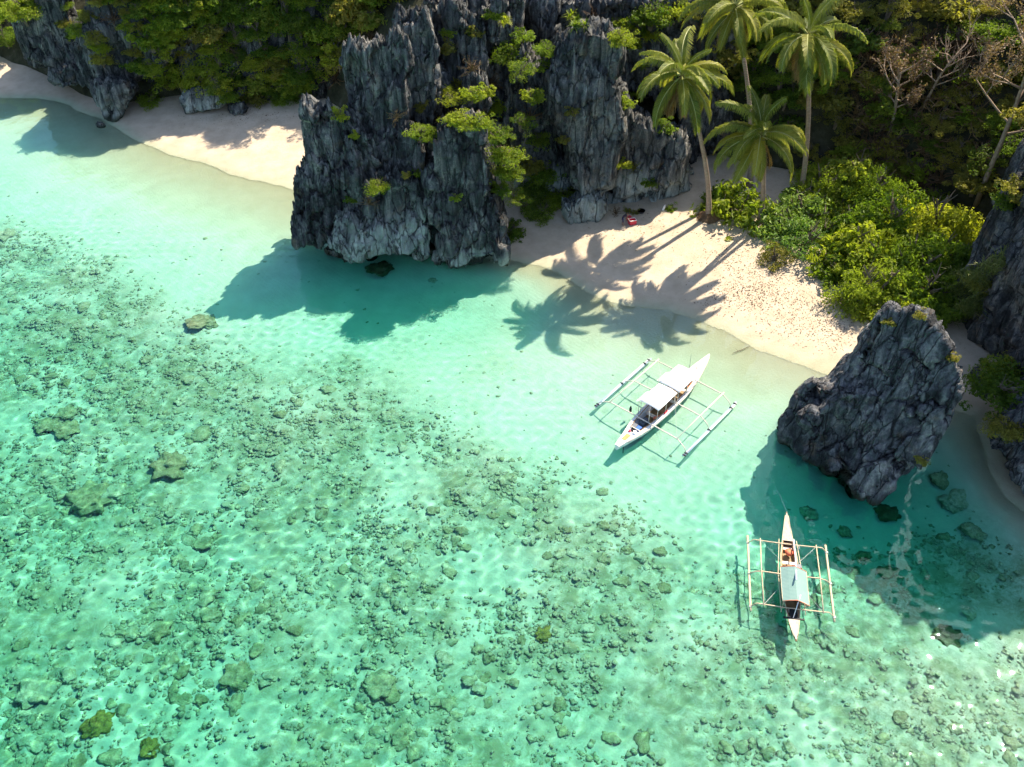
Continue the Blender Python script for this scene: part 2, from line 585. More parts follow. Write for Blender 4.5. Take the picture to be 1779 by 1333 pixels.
va.inputs['Color'].default_value = (0.0, 0.91, 0.80, 1)
va.inputs['Density'].default_value = 0.40
t.l(va.outputs[0], t.out.inputs['Volume'])
M['water_body'] = t.m
wb = MB()
wb.box((0, 60, -4.77), (4600, 4600, 10.0))
water_body = wb.build('water_body', M['water_body'])
tag(water_body, 'body of clear green sea water under the ripples', 'water', kind='structure')

# ------------------------------------------------------------------ hillside behind the cliffs
HILL = [(-900, 175), (-160, 140)] + [px(*q, 1.0)[:2] for q in (
    (0, 95), (90, 130), (180, 170), (320, 165), (470, 170), (560, 175), (700, 250), (850, 300), (930, 330), (1060, 300),
    (1180, 262), (1270, 272), (1350, 292), (1440, 312), (1540, 335), (1640, 365), (1700, 410), (1745, 520))] + [
    (60, 56), (75, 36), (120, 20), (900, -200), (1500, 300), (1500, 2500), (-1500, 2500)]
hx, hy = axis(-100, 90, 0.8, 2400), axis(40, 190, 0.8, 2400)
HX, HY = np.meshgrid(hx, hy)
hp = np.stack([HX.ravel(), HY.ravel(), 0 * HX.ravel()], 1)
hd = poly_sd(HX.ravel(), HY.ravel(), HILL) + 1.6 * perlin(hp / 6, 51)
rise = 24 + 7 * smooth(10, 50, HX.ravel()) - 6 * smooth(-20, -60, HX.ravel())
hz = np.where(hd > 0, 2.0 + rise * (1 - np.exp(-np.maximum(hd, 0) / (13.0 + 5 * smooth(15, 40, HX.ravel())))) + 0.12 * np.minimum(hd, 200), 2.0 + 2.5 * hd)
hz += np.clip(hd, 0, 6) / 6 * (2.2 * fbm(hp / 7, 4, 52) + 0.8 * np.abs(perlin(hp / 2.0, 53)))
hz += 18 * np.exp(-((HX.ravel() - 36) ** 2 + (HY.ravel() - 113) ** 2) / (2 * 7.0 ** 2))
hz = np.maximum(hz, -6)
hi = np.arange(HX.size).reshape(HX.shape)
HF = np.stack([hi[:-1, :-1], hi[:-1, 1:], hi[1:, 1:], hi[1:, :-1]], -1).reshape(-1, 4)
HV = np.stack([HX.ravel(), HY.ravel(), hz], 1)
keep = (hz[HF] > -5.5).any(1)
HF = HF[keep]
t = NT('wooded_slope')
v3 = t.pos((1, 1, 1))
c = t.ramp(t.noise(v3, 0.5, 7, 0.65), [(0.3, (0.022, 0.024, 0.014)), (0.55, (0.055, 0.055, 0.032)), (0.75, (0.10, 0.092, 0.075))])
t.principled(c, 0.95, 0.1, t.bump(t.noise(v3, 1.5, 8, 0.7), 1.0, 0.5))
M['slope'] = t.m
hill = link('hillside', mesh_np('hillside', HV, HF), M['slope'])
tag(hill, 'steep wooded hillside behind the cliffs', 'hill', kind='structure')

# ------------------------------------------------------------------ limestone crags
ROCK_V, ROCK_F, ROCK_N = [GV, HV], [GF, HF], [len(GV), len(HV)]


def unproject(q, yf, k, m, x0):
    """Point of the leaning face  Y = yf + k*z + m*(X-x0)  seen at survey pixel q."""
    d = ray(*q)
    t_ = (yf + k * CAM_H - m * x0) / (d.y - k * d.z - m * d.x)
    return Vector((0, 0, CAM_H)) + d * t_


def face_block(bm, outline, yf, T, k=0.12, m=0.0, x0=0.0, back_drop=0.25, round_=0.12, slope=0.3):
    """A closed block of stone: a surveyed face outline carried back T metres, rounded and sinking towards its back."""
    pts = [unproject(q, yf, k, m, x0) for q in outline]
    cen = sum(pts, Vector()) / len(pts)
    zb = min(p.z for p in pts)
    rings = []
    for dy, sc, drop in ((0.0, 1 - round_, 0.0), (0.14, 1.0, 0.0), (0.6, 1.0, back_drop * 0.35), (1.0, 1 - 1.6 * round_, back_drop)):
        ring = []
        for p in pts:
            q = Vector((cen.x + (p.x - cen.x) * sc + 0.9 * cen.x / cen.y * dy * T, p.y + dy * T, cen.z + (p.z - cen.z) * sc))
            q.z = max(zb - 1.0, zb + (q.z - zb) * (1 - drop) - slope * dy * T) if slope < 0.5 else q.z - slope * dy * T
            ring.append(bm.verts.new(q))
        rings.append(ring)
    loft_rings(bm, rings)


def loft_rings(bm, rings):
    n = len(rings[0])
    for a, b in zip(rings[:-1], rings[1:]):
        for i in range(n):
            bm.faces.new((a[i], a[(i + 1) % n], b[(i + 1) % n], b[i]))
    bm.faces.new(rings[0][::-1])
    bm.faces.new(rings[-1])


def column(bm, levels):
    """levels: [(z, [(x,y),...]), ...] of equal counts."""
    loft_rings(bm, [[bm.verts.new((x, y, z)) for x, y in ring] for z, ring in levels])


def normals_np(V, F):
    a = V[F[:, 1]] - V[F[:, 0]]
    b = V[F[:, 2]] - V[F[:, 0]]
    fn = np.cross(a, b)
    N = np.zeros_like(V)
    for k in range(F.shape[1]):
        for ax in range(3):
            N[:, ax] += np.bincount(F[:, k], fn[:, ax], len(V))
    return N / (np.linalg.norm(N, axis=1)[:, None] + 1e-9)


def rock(name, fill, voxel=0.2, axis_dir=(0, 0, 1), seed=0, mat='rock', parent=None, warp=0.9, block=0.62, flute=0.22, spike=1.25, foot_z=None, fine=0.07):
    bm = bmesh.new()
    fill(bm)
    bmesh.ops.triangulate(bm, faces=[f for f in bm.faces if len(f.verts) > 4])
    bmesh.ops.recalc_face_normals(bm, faces=bm.faces)
    me = bpy.data.meshes.new(name)
    bm.to_mesh(me)
    bm.free()
    o = bpy.data.objects.new(name, me)
    C.objects.link(o)
    md = o.modifiers.new('remesh', 'REMESH')
    md.mode = 'VOXEL'
    md.voxel_size = voxel
    dg = bpy.context.evaluated_depsgraph_get()
    ev = o.evaluated_get(dg)
    em = ev.to_mesh()
    V = np.empty(len(em.vertices) * 3)
    em.vertices.foreach_get('co', V)
    V = V.reshape(-1, 3)
    F = np.empty(len(em.loops), np.int32)
    em.loops.foreach_get('vertex_index', F)
    F = F.reshape(-1, 4)
    ev.to_mesh_clear()
    bpy.data.objects.remove(o)
    bpy.data.meshes.remove(me)
    # weathering: big warp, split blocks, rain flutes running down the dip, knife-edged crests, fine pitting
    q = Vector(axis_dir).normalized().rotation_difference(Vector((0, 0, 1))).to_matrix()
    A = np.array(q)
    N = normals_np(V, F)
    V = V + warp * np.stack([perlin(V / 4.2, seed + s) for s in (1, 2, 3)], 1) * np.array([1, 1, 0.6])
    W = V @ A.T
    f1, f2, cid = voronoi((W + 0.5 * np.stack([perlin(W / 1.5, seed + s) for s in (4, 5, 6)], 1)) / np.array([2.5, 2.5, 6.0]), seed + 7)
    crack = np.exp(-((f2 - f1) / 0.05) ** 2)
    d = block * (cid - 0.5) * 2.3 - 0.95 * block * crack
    g1, g2, gid = voronoi(W / np.array([1.05, 1.05, 3.0]), seed + 17)
    d += 0.6 * block * (gid - 0.5) - 0.30 * block * np.exp(-((g2 - g1) / 0.08) ** 2)
    V = V + N * d[:, None]
    N = normals_np(V, F)
    W = V @ A.T
    n1 = perlin(W / np.array([0.95, 0.95, 5.0]), seed + 8)
    n2 = perlin(W / np.array([0.42, 0.42, 2.6]), seed + 9)
    d = flute * (0.28 - np.abs(n1) * 1.25) + 0.45 * flute * (0.25 - np.abs(n2))
    d += fine * 2 * fbm(V / 0.6, 3, seed + 10)
    V = V + N * d[:, None]
    up = smooth(0.15, 0.75, normals_np(V, F) @ np.array(Vector(axis_dir).normalized()))
    s1 = 1 - np.abs(perlin(W / np.array([0.85, 0.85, 60.0]), seed + 11)) * 3.0
    s2 = 1 - np.abs(perlin(W / np.array([0.36, 0.36, 60.0]), seed + 12)) * 2.6
    sp = spike * up * (np.clip(s1, 0, 1) ** 1.2 * 0.75 + np.clip(s2, 0, 1) * 0.35 - 0.25)
    V = V + sp[:, None] * np.array(Vector(axis_dir).normalized())
    foot = np.zeros(len(V)) if foot_z is None else 1 - smooth(foot_z * 0.55, foot_z * 1.15, V[:, 2] + 1.3 * perlin(V / 3.0, seed + 13))
    o = link(name, mesh_np(name, V, F, True, {'foot': foot}), M[mat], parent)
    o.cycles.is_caustics_receiver = True
    ROCK_V.append(V)
    ROCK_F.append(F)
    ROCK_N.append(len(V))
    return o


# --- the headland that stands in the water
head = empty('limestone_headland', px(700, 455))
tag(head, 'jagged dark limestone headland with an undercut foot standing in turquoise water', 'rock')


def f_a(bm):
    face_block(bm, [(533, 196), (552, 194), (560, 208), (566, 193), (604, 193), (616, 205), (632, 230), (650, 260), (655, 300), (640, 340),
                    (605, 372), (577, 410), (562, 423), (552, 433), (515, 440), (511, 437), (506, 393), (510, 368), (518, 363), (521, 329),
                    (533, 294), (531, 269), (527, 218)], 83.0, 6.5, 0.16)


def f_b(bm):
    face_block(bm, [(579, 433), (587, 437), (609, 450), (628, 453), (658, 450), (698, 447), (718, 445), (730, 455), (739, 448), (743, 400),
                    (742, 350), (735, 330), (690, 305), (650, 310), (620, 335), (603, 365), (590, 390)], 81.6, 8, 0.22)
    face_block(bm, [(640, 235), (700, 222), (742, 235), (748, 330), (742, 420), (640, 420), (612, 330)], 84.0, 9, 0.18)


def f_c(bm):
    face_block(bm, [(752, 232), (758, 215), (772, 206), (792, 199), (810, 206), (826, 218), (841, 229), (847, 240), (851, 274), (851, 299), (859, 348),
                    (873, 388), (878, 403), (871, 423), (881, 447), (881, 460), (851, 464), (820, 470), (802, 470), (777, 471), (757, 467),
                    (748, 423), (746, 373), (744, 324), (749, 294)], 81.6, 9, 0.12)


def f_foot(bm):
    face_block(bm, [(572, 425), (740, 430), (868, 430), (858, 476), (800, 486), (740, 484), (600, 470)], 86.0, 9, 0.0)
    face_block(bm, [(563, 440), (580, 430), (606, 434), (612, 456), (590, 462), (568, 454)], 83.6, 4, 0.0)


def f_d(bm):
    face_block(bm, [(600, 86), (612, 80), (640, 82), (668, 74), (690, 60), (702, 120), (712, 220), (690, 262), (650, 262), (615, 215), (602, 190)], 86.8, 6, 0.1)


def f_e(bm):
    face_block(bm, [(688, 22), (706, 14), (722, 18), (740, 10), (749, 50), (756, 74), (764, 86), (763, 160), (755, 235), (700, 255), (690, 100)], 89.5, 9, 0.1)


def f_f(bm):
    face_block(bm, [(735, 0), (800, -8), (860, 0), (905, -6), (902, 60), (906, 130), (892, 250), (850, 250), (780, 240), (755, 190), (748, 60)], 96.0, 16, 0.12)
    face_block(bm, [(812, 42), (829, 27), (842, 45), (851, 125), (836, 150), (812, 130)], 93.2, 4, 0.1)
    face_block(bm, [(770, 10), (790, -5), (802, 15), (806, 120), (790, 160), (772, 140)], 93.0, 4, 0.1)
    face_block(bm, [(858, -10), (872, -4), (878, 60), (866, 82), (853, 60)], 94.0, 3, 0.1)
    face_block(bm, [(806, 132), (822, 124), (838, 138), (846, 190), (826, 215), (806, 200)], 89.5, 5, 0.1)


rock('buttress', f_a, 0.17, (-0.12, 0, 1), 100, parent=head)
rock('pale_buttress', f_b, 0.17, (0.1, 0, 1), 200, parent=head, foot_z=7.5, block=0.6, flute=0.2)
rock('tower', f_c, 0.17, (0, 0, 1), 300, parent=head, foot_z=2.6, block=0.65)
rock('foot', f_foot, 0.25, (0, 0, 1), 400, parent=head, spike=0.2)
rock('slab', f_d, 0.17, (0.1, 0, 1), 500, parent=head, block=0.5, flute=0.18)
rock('spire', f_e, 0.2, (0.03, 0, 1), 600, parent=head, flute=0.36)
rock('back_wall', f_f, 0.22, (0, 0, 1), 700, parent=head, flute=0.42, spike=1.8)
for ch in head.children:
    ch.matrix_parent_inverse = Matrix.Translation(-Vector(head.location))


# --- the grey cliff behind the beach
def g_a(bm):
    face_block(bm, [(945, 112), (975, 70), (1010, 48), (1022, 38), (1045, 42), (1068, 62), (1080, 75), (1086, 150), (1092, 215), (1077, 280), (1064, 340),
                    (1040, 352), (1008, 352), (990, 310), (985, 260), (952, 210), (947, 160)], 91.3, 12, 0.1)
    face_block(bm, [(1085, 175), (1110, 212), (1150, 230), (1188, 240), (1197, 270), (1190, 312), (1160, 332), (1110, 348), (1060, 352), (1068, 280)], 93.5, 12, 0.12)
    face_block(bm, [(900, 60), (945, 100), (950, 210), (985, 300), (1002, 362), (950, 395), (898, 398), (888, 250), (893, 130)], 96.0, 12, 0.08)
    face_block(bm, [(900, 388), (985, 345), (1062, 345), (1150, 325), (1205, 295), (1205, 335), (1120, 366), (1062, 386), (1030, 405), (1000, 416), (898, 425)], 95.0, 10, 0.0)
    face_block(bm, [(977, 360), (1010, 346), (1058, 350), (1060, 372), (1035, 392), (1018, 411), (1003, 402), (985, 387)], 90.6, 6, 0.1)


def g_b(bm):
    face_block(bm, [(895, -12), (1060, -15), (1275, -20), (1292, 60), (1262, 140), (1280, 255), (1205, 300), (1180, 200), (1090, 160), (1000, 120), (910, 120)], 103.0, 16, 0.1)


cliff = empty('limestone_cliff', px(1010, 385, 0.8))
tag(cliff, 'sheer blue grey limestone cliff with an overhang above the sand left of the palms', 'cliff')
rock('cliff_face', g_a, 0.2, (0, 0, 1), 800, parent=cliff, foot_z=5.5, block=0.42, flute=0.16, spike=1.2)
rock('upper_wall', g_b, 0.28, (0, 0, 1), 900, parent=cliff, flute=0.5)


# --- the wooded cliff over the far left beach
def l_a(bm):
    face_block(bm, [(30, 30), (55, -25), (110, -45), (128, 20), (134, 60), (142, 100), (120, 120), (90, 119), (45, 112), (35, 80)], 126.0, 12, 0.1)
    face_block(bm, [(135, 85), (150, 40), (165, -80), (250, -130), (335, -150), (345, 60), (305, 112), (270, 132), (238, 142), (215, 160), (160, 166), (150, 140)], 120.0, 12, 0.12)
    face_block(bm, [(166, 150), (232, 150), (214, 188), (198, 208), (182, 206), (178, 190), (165, 172)], 117.5, 5, 0.1)
    face_block(bm, [(92, 126), (118, 112), (150, 120), (152, 146), (120, 156), (102, 160), (92, 146)], 122.5, 7, 0.1)


def l_b(bm):
    face_block(bm, [(300, -230), (420, -250), (505, -215), (560, -60), (700, -20), (692, 60), (605, 95), (570, 178), (480, 196), (400, 188), (330, 172), (295, 130)], 121.5, 16, 0.25)


lcl = empty('wooded_cliff', px(300, 180, 0.5))
tag(lcl, 'dark limestone cliff hung with shrubs above the far left beach', 'cliff')
rock('cliff_face', l_a, 0.26, (0, 0, 1), 1000, parent=lcl, foot_z=3.0, spike=0.8)
rock('wooded_wall', l_b, 0.32, (0, 0, 1), 1100, parent=lcl, mat='rock_dark')


# --- the leaning boulder in the water
def b_a(bm):
    o1 = [(800, 150), (840, 142), (880, 188), (960, 168), (1020, 188), (1035, 230), (1110, 280), (1132, 350), (1160, 420), (1182, 480), (1190, 540),
          (1170, 620), (1130, 720), (1080, 840), (1030, 920), (960, 1010), (900, 1050), (800, 1130), (715, 1205), (690, 1172), (620, 1150), (600, 1085),
          (560, 1040), (500, 1045), (470, 1062), (440, 1010), (370, 965), (300, 930), (288, 880), (242, 850), (240, 765), (270, 720), (300, 640), (380, 565), (450, 548),
          (500, 552), (560, 480), (620, 390), (680, 300), (740, 220)]
    face_block(bm, [(1280 + x / 3.03, 480 + y / 3.03) for x, y in o1], 49.2, 9.5, 0.55, -0.75, 29.0, back_drop=0.0, round_=0.05, slope=0.98)
    face_block(bm, [(1380, 735), (1440, 792), (1505, 838), (1560, 806), (1605, 740), (1560, 680), (1450, 680)], 53.5, 7, 0.0)


bo = rock('leaning_boulder', b_a, 0.15, (0.45, 0.30, 0.84), 1200, 'rock_lean', block=0.55, flute=0.42, spike=0.35, warp=0.35)
tag(bo, 'big leaning grey boulder with slanting ridges in the water beside the small boat', 'boulder')


# --- the dark cliff at the right edge
def r_a(bm):
    f0 = [px(1714, 765)[:2], px(1718, 805)[:2], px(1748, 858)[:2], px(1795, 900)[:2], (62, 42), (72, 52), (62, 66), (50, 64)]
    column(bm, [(-4, [(x + 1.5, y) for x, y in f0]), (0.6, [(x + 1.2, y + .2) for x, y in f0]), (2.2, [(x - 0.6, y - .3) for x, y in f0]),
                (6, [(x + 0.8, y + .6) for x, y in f0]), (9, [(x * 0.8 + 11.5, y * 0.8 + 11) for x, y in f0])])


def r_b(bm):
    f0 = [(45.2, 68), (44.3, 72), (45.2, 75.5), (49, 82), (60, 92), (80, 84), (76, 56), (56, 57), (49, 62)]
    column(bm, [(-3, f0), (3.0, [(x + .3, y) for x, y in f0]), (10, [(x + 1.0, y + 1.0) for x, y in f0]), (16, [(x + 2.4, y + 1.5) for x, y in f0]),
                (19, [(x * .8 + 15, y * .8 + 16) for x, y in f0])])
    f1 = [(46, 70), (44.0, 64), (43.4, 58.8), (46, 55.5), (52, 53.5), (62, 52), (85, 52), (90, 76), (66, 90), (54, 82)]
    column(bm, [(2.5, [(x + 1.5, y + .5) for x, y in f1]), (10, f1), (21, [(x + .1, y) for x, y in f1]), (27, [(x + .5, y + .4) for x, y in f1]), (30, [(x * .8 + 13, y * .8 + 13.5) for x, y in f1])])


rcl = empty('sea_cliff', px(1740, 700))
tag(rcl, 'dark limestone sea cliff at the right edge beyond the leaning boulder', 'cliff')
rock('waterside_rock', r_a, 0.2, (0.3, 0.2, 0.9), 1300, 'rock_lean', parent=rcl, spike=0.6)
rock('cliff_face', r_b, 0.3, (0.35, 0.2, 0.9), 1400, 'rock_dark', parent=rcl, block=0.6)
for root in (cliff, lcl, rcl):
    for ch in root.children:
        ch.matrix_parent_inverse = Matrix.Translation(-Vector(root.location))


# --- loose rocks
def loose(pts, yf, T, seed, label, name='rock', voxel=0.15, mat='rock', **kw):
    o = rock(name, lambda bm: face_block(bm, pts, yf, T, 0.3, round_=0.2), voxel, (0, 0, 1), seed, mat, warp=0.4, block=0.3, flute=0.18, spike=0.3, **kw)
    return tag(o, label, 'rock')


loose([(316, 178), (325, 162), (350, 153), (385, 150), (398, 165), (388, 187), (350, 198), (320, 200)], 117.6, 5.5, 1500, 'pale speckled boulder lying on the far left beach under the shrubs', 'beach_boulder', foot_z=4)
loose([(394, 188), (405, 178), (425, 176), (434, 188), (428, 200), (402, 204)], 117.2, 3, 1510, 'small dark rock on the sand right of the speckled boulder', 'beach_rock')
loose([(168, 216), (174, 214), (182, 217), (183, 222), (170, 221)], 114.2, 1.2, 1520, 'lone black stone at the water edge of the far left beach', 'shore_stone')
loose([(1682, 652), (1694, 648), (1708, 668), (1718, 690), (1708, 694), (1692, 672)], 59.2, 2.5, 1530, 'dark rocks at the foot of the right cliff behind the leaning boulder', 'shore_rock')

allV = np.concatenate(ROCK_V)
offs = np.cumsum([0] + ROCK_N[:-1])
all_bvh = BVHTree.FromPolygons(allV.tolist(), [tuple(f) for F_, o_ in zip(ROCK_F, offs) for f in (F_ + o_).tolist()])


land_bvh = BVHTree.FromPolygons(np.concatenate([GV, HV]).tolist(), GF.tolist() + (HF + len(GV)).tolist())


def hit_land(x, y):
    h = land_bvh.ray_cast(Vector((0, 0, CAM_H)), ray(x, y).normalized())
    return h[0], h[1]


def hit(x, y):
    """Surface of the place (stone, slope or sand) at a survey pixel."""
    d = ray(x, y).normalized()
    h = all_bvh.ray_cast(Vector((0, 0, CAM_H)), d)
    return h[0], h[1]

# ------------------------------------------------------------------ foliage building blocks
def unit(n, r):
    d = r.normal(size=(n, 3))
    return d / np.linalg.norm(d, axis=1)[:, None]


def leaf_cloud(name, clumps, per, rad, leaf, seed, low=0.0, wide=0.5, clump_r=0.34, drop=0.0):
    """Many small leaves gathered in clumps through an uneven crown of radii rad (base at z=0)."""
    r = np.random.default_rng(seed)
    rad = np.array(rad, float)
    c = unit(clumps, r) * (r.uniform(0.25, 1.0, clumps) ** 0.5)[:, None]
    c[:, 2] = np.abs(c[:, 2]) * (1 - low) - low * r.uniform(0, 1, clumps)
    c *= 1 + 0.25 * r.normal(size=(clumps, 1))
    n = clumps * per
    ci = np.repeat(np.arange(clumps), per)
    cr = clump_r * r.uniform(0.55, 1.25, clumps)
    d = unit(n, r)
    rr = r.uniform(0.35, 1.0, n) ** 0.6
    pos = (c[ci] + d * (cr[ci] * rr)[:, None] * np.array([1, 1, 0.7])) * rad
    nor = d * 0.7 + np.array([0, 0, 0.75]) + 0.55 * r.normal(size=(n, 3))
    nor /= np.linalg.norm(nor, axis=1)[:, None]
    tan = np.cross(nor, unit(n, r))
    tan /= np.linalg.norm(tan, axis=1)[:, None]
    tan[:, 2] -= drop
    bit = np.cross(nor, tan)
    L = leaf * r.uniform(0.6, 1.35, n)[:, None]
    a = pos - tan * L * 0.5
    b = pos + bit * L * wide * 0.5 + nor * L * 0.10
    e = pos + tan * L * 0.6 - nor * L * 0.10
    f = pos - bit * L * wide * 0.5 + nor * L * 0.10
    V = np.stack([a, b, e, f], 1).reshape(-1, 3)
    F = np.arange(n * 4).reshape(-1, 4)
    tint = np.clip(0.5 + 0.22 * r.normal(size=clumps)[ci] + 0.20 * r.normal(size=n) + 0.25 * (rr - 0.7), 0, 1)
    return mesh_np(name, V, F, False, {'tint': np.repeat(tint, 4)})


def stems_mesh(name, n, height, spread, r0, seed, twigs=3):
    r = random.Random(seed)
    mb = MB()
    for k in range(n):
        a = r.uniform(0, 6.28)
        s = spread * r.uniform(0.35, 1)
        top = Vector((math.cos(a) * s, math.sin(a) * s, height * r.uniform(0.7, 1.05)))
        mid = Vector((top.x * 0.35 + r.uniform(-.15, .15) * spread, top.y * 0.35, top.z * 0.5))
        mb.tube([(0.1 * top.x, 0.1 * top.y, -0.4), mid, top], [r0, r0 * 0.7, r0 * 0.3], 5)
        for j in range(twigs):
            b = r.uniform(0, 6.28)
            st = mid.lerp(top, r.uniform(0.1, 0.8))
            mb.tube([st, st + Vector((math.cos(b) * spread * .4, math.sin(b) * spread * .4, height * r.uniform(.05, .35)))], [r0 * 0.35, r0 * 0.12], 4)
    me = bpy.data.meshes.new(name)
    me.from_pydata(mb.v, [], mb.f)
    return me


def dry_mesh(name, seed, n=26, rad=1.0):
    """Leafless tangle of thin dry stems."""
    r = random.Random(seed)
    mb = MB()
    for k in range(n):
        a, e = r.uniform(0, 6.28), r.uniform(0.3, 1.4)
        d = Vector((math.cos(a) * math.cos(e), math.sin(a) * math.cos(e), math.sin(e)))
        p = Vector((0, 0, -0.1))
        pts = [p.copy()]
        for s in range(4):
            d = (d + Vector((r.uniform(-.45, .45), r.uniform(-.45, .45), r.uniform(-.5, .2)))).normalized()
            p = p + d * rad * 0.32
            pts.append(p.copy())
        mb.tube(pts, [0.05, 0.04, 0.03, 0.022, 0.015], 3, cap=False)
        for j in range(3):
            q = pts[r.randint(1, 4)]
            mb.tube([q, q + Vector((r.uniform(-1, 1), r.uniform(-1, 1), r.uniform(-.5, .7))) * 0.3 * rad], [0.025, 0.012], 3, cap=False)
    me = bpy.data.meshes.new(name)
    me.from_pydata(mb.v, [], mb.f)
    return me


def rosette_mesh(name, seed, n=34, L=0.9):
    """Spiky rosettes of strap leaves on short stems."""
    r = random.Random(seed)
    V, F, T = [], [], []
    for h in range(4):
        base = Vector((r.uniform(-.5, .5), r.uniform(-.5, .5), r.uniform(0.1, 0.7)))
        for k in range(n):
            a, e = r.uniform(0, 6.28), r.uniform(-0.2, 1.35)
            d = Vector((math.cos(a) * math.cos(e), math.sin(a) * math.cos(e), math.sin(e)))
            s = d.cross(Vector((0, 0, 1))).normalized() * 0.045
            l = L * r.uniform(.6, 1.1)
            m1, tip = base + d * l * 0.55, base + d * l - Vector((0, 0, 0.22 * l))
            i = len(V)
            V += [base - s * .6, base + s * .6, m1 + s, m1 - s, tip + s * .15, tip - s * .15]
            F += [(i, i + 1, i + 2, i + 3), (i + 3, i + 2, i + 4, i + 5)]
            T += [r.random()] * 6
    return mesh_np(name, np.array([tuple(v) for v in V]), np.array(F), False, {'tint': np.array(T)})


def grass_mesh(name, seed, n=420, rx=1.6, ry=0.6, L=0.8):
    r = np.random.default_rng(seed)
    p = np.stack([r.uniform(-rx, rx, n), r.uniform(-ry, ry, n), r.uniform(-.15, .1, n)], 1)
    d = np.stack([r.normal(0, .35, n), r.normal(-.25, .35, n), r.uniform(.5, 1, n)], 1)
    l = L * r.uniform(.5, 1.1, n)[:, None]
    s = np.cross(d, [0, 0, 1.0])
    s = s / (np.linalg.norm(s, axis=1)[:, None] + 1e-6) * 0.025
    mid, tip = p + d * l * .6, p + d * l - np.array([0, 0, .28]) * l + d * np.array([.4, .4, 0]) * l
    V = np.stack([p - s, p + s, mid + s, mid - s, tip + s * .2, tip - s * .2], 1).reshape(-1, 3)
    i = np.arange(n)[:, None] * 6
    F = np.concatenate([i + np.array([[0, 1, 2, 3]]), i + np.array([[3, 2, 4, 5]])])
    return mesh_np(name, V, F, False, {'tint': np.repeat(r.uniform(0, 1, n), 6)})


# crowns have radius about 1 m and are scaled per plant
CROWN = {k: [leaf_cloud('foliage', *a, seed=900 + 10 * i + j) for j in range(3)] for i, (k, a) in enumerate({
    'small': (34, 26, (1, 1, 0.85), 0.23),
    'large': (90, 34, (1, 1, 0.8), 0.125),
    'open': (30, 60, (1.05, 1, 0.9), 0.10),
    'broad': (44, 24, (1, 1, 0.8), 0.21),
    'feather': (60, 22, (1, 1, 0.95), 0.20),
}.items())}
BIGCROWN = [leaf_cloud('crown', nc, per, (1, 1, hz_), lf, 970 + j, low=0.25, clump_r=cr_) for j, (nc, per, hz_, lf, cr_) in enumerate((
    (120, 60, 0.75, 0.085, 0.26), (70, 80, 0.85, 0.10, 0.22), (46, 110, 0.7, 0.075, 0.30), (150, 40, 0.8, 0.065, 0.19), (60, 46, 0.95, 0.15, 0.30)))]
STEMS = [stems_mesh('stems', 6, 0.9, 0.7, 0.05, 980 + j) for j in range(3)]
TRUNKS = [stems_mesh('trunk', 3, 1.0, 0.55, 0.06, 985 + j, 5) for j in range(3)]
for me in STEMS + TRUNKS:
    me.materials.append(M['bark'])
DRY = [dry_mesh('dry_stems', 990 + j) for j in range(3)]
ROSE = [rosette_mesh('strap_leaves', 995 + j) for j in range(2)]
GRASS = [grass_mesh('grass_tuft', 998 + j) for j in range(2)]
_mcache = {}


def with_mat(me, mat):
    key = (me.name, mat)
    if key not in _mcache:
        c = me.copy()
        c.materials.clear()
        c.materials.append(M[mat])
        _mcache[key] = c
    return _mcache[key]


def plant(kind, p, size, mat, label, cat, group=None, seed=0, squash=1.0, lean=None):
    """One plant rooted at p: an empty with stems and foliage."""
    r = random.Random(seed * 7 + int(p[0] * 31) + int(p[2] * 17))
    rz = r.uniform(0, 6.28)
    rx, ry = (lean if lean else (r.uniform(-.15, .15), r.uniform(-.15, .15)))
    if kind == 'dry':
        o = link('dry_shrub', with_mat(r.choice(DRY), mat), loc=p, rot=(rx, ry, rz), scale=size)
    elif kind == 'rosette':
        o = link('spiky_plant', with_mat(r.choice(ROSE), mat), loc=p, rot=(rx, ry, rz), scale=size)
    elif kind == 'grass':
        o = link('grass_tuft', with_mat(r.choice(GRASS), mat), loc=p, rot=(rx, ry, rz * 0.1), scale=size)
    else:
        tree = kind == 'tree'
        o = empty('tree' if tree else 'shrub', p, (rx, ry, rz), (size, size, size * squash))
        if tree:
            link('trunk', r.choice(TRUNKS), parent=o)
            link('crown', with_mat(r.choice(BIGCROWN), mat), parent=o, loc=(0, 0, 0.35))
        else:
            link('stems', r.choice(STEMS), parent=o)
            link('foliage', with_mat(r.choice(CROWN[kind]), mat), parent=o)
    return tag(o, label, cat, group)


def put(x, y, kind, size, mat, label, cat='shrub', group=None, squash=1.0, sink=0.15, land=False):
    q, n = hit_land(x, y) if land else hit(x, y)
    if q is None:
        return None
    return plant(kind, q - Vector((0, 0, sink * size)) + Vector((n.x, n.y, 0)) * 0.3 * size, size, mat, label, cat, group, int(x * 3 + y), squash)


def put_y(x, y, Y, kind, size, mat, label, cat='shrub', group=None):
    d = ray(x, y)
    return plant(kind, Vector((0, 0, CAM_H)) + d * (Y / d.y), size, mat, label, cat, group, int(x * 3 + y))


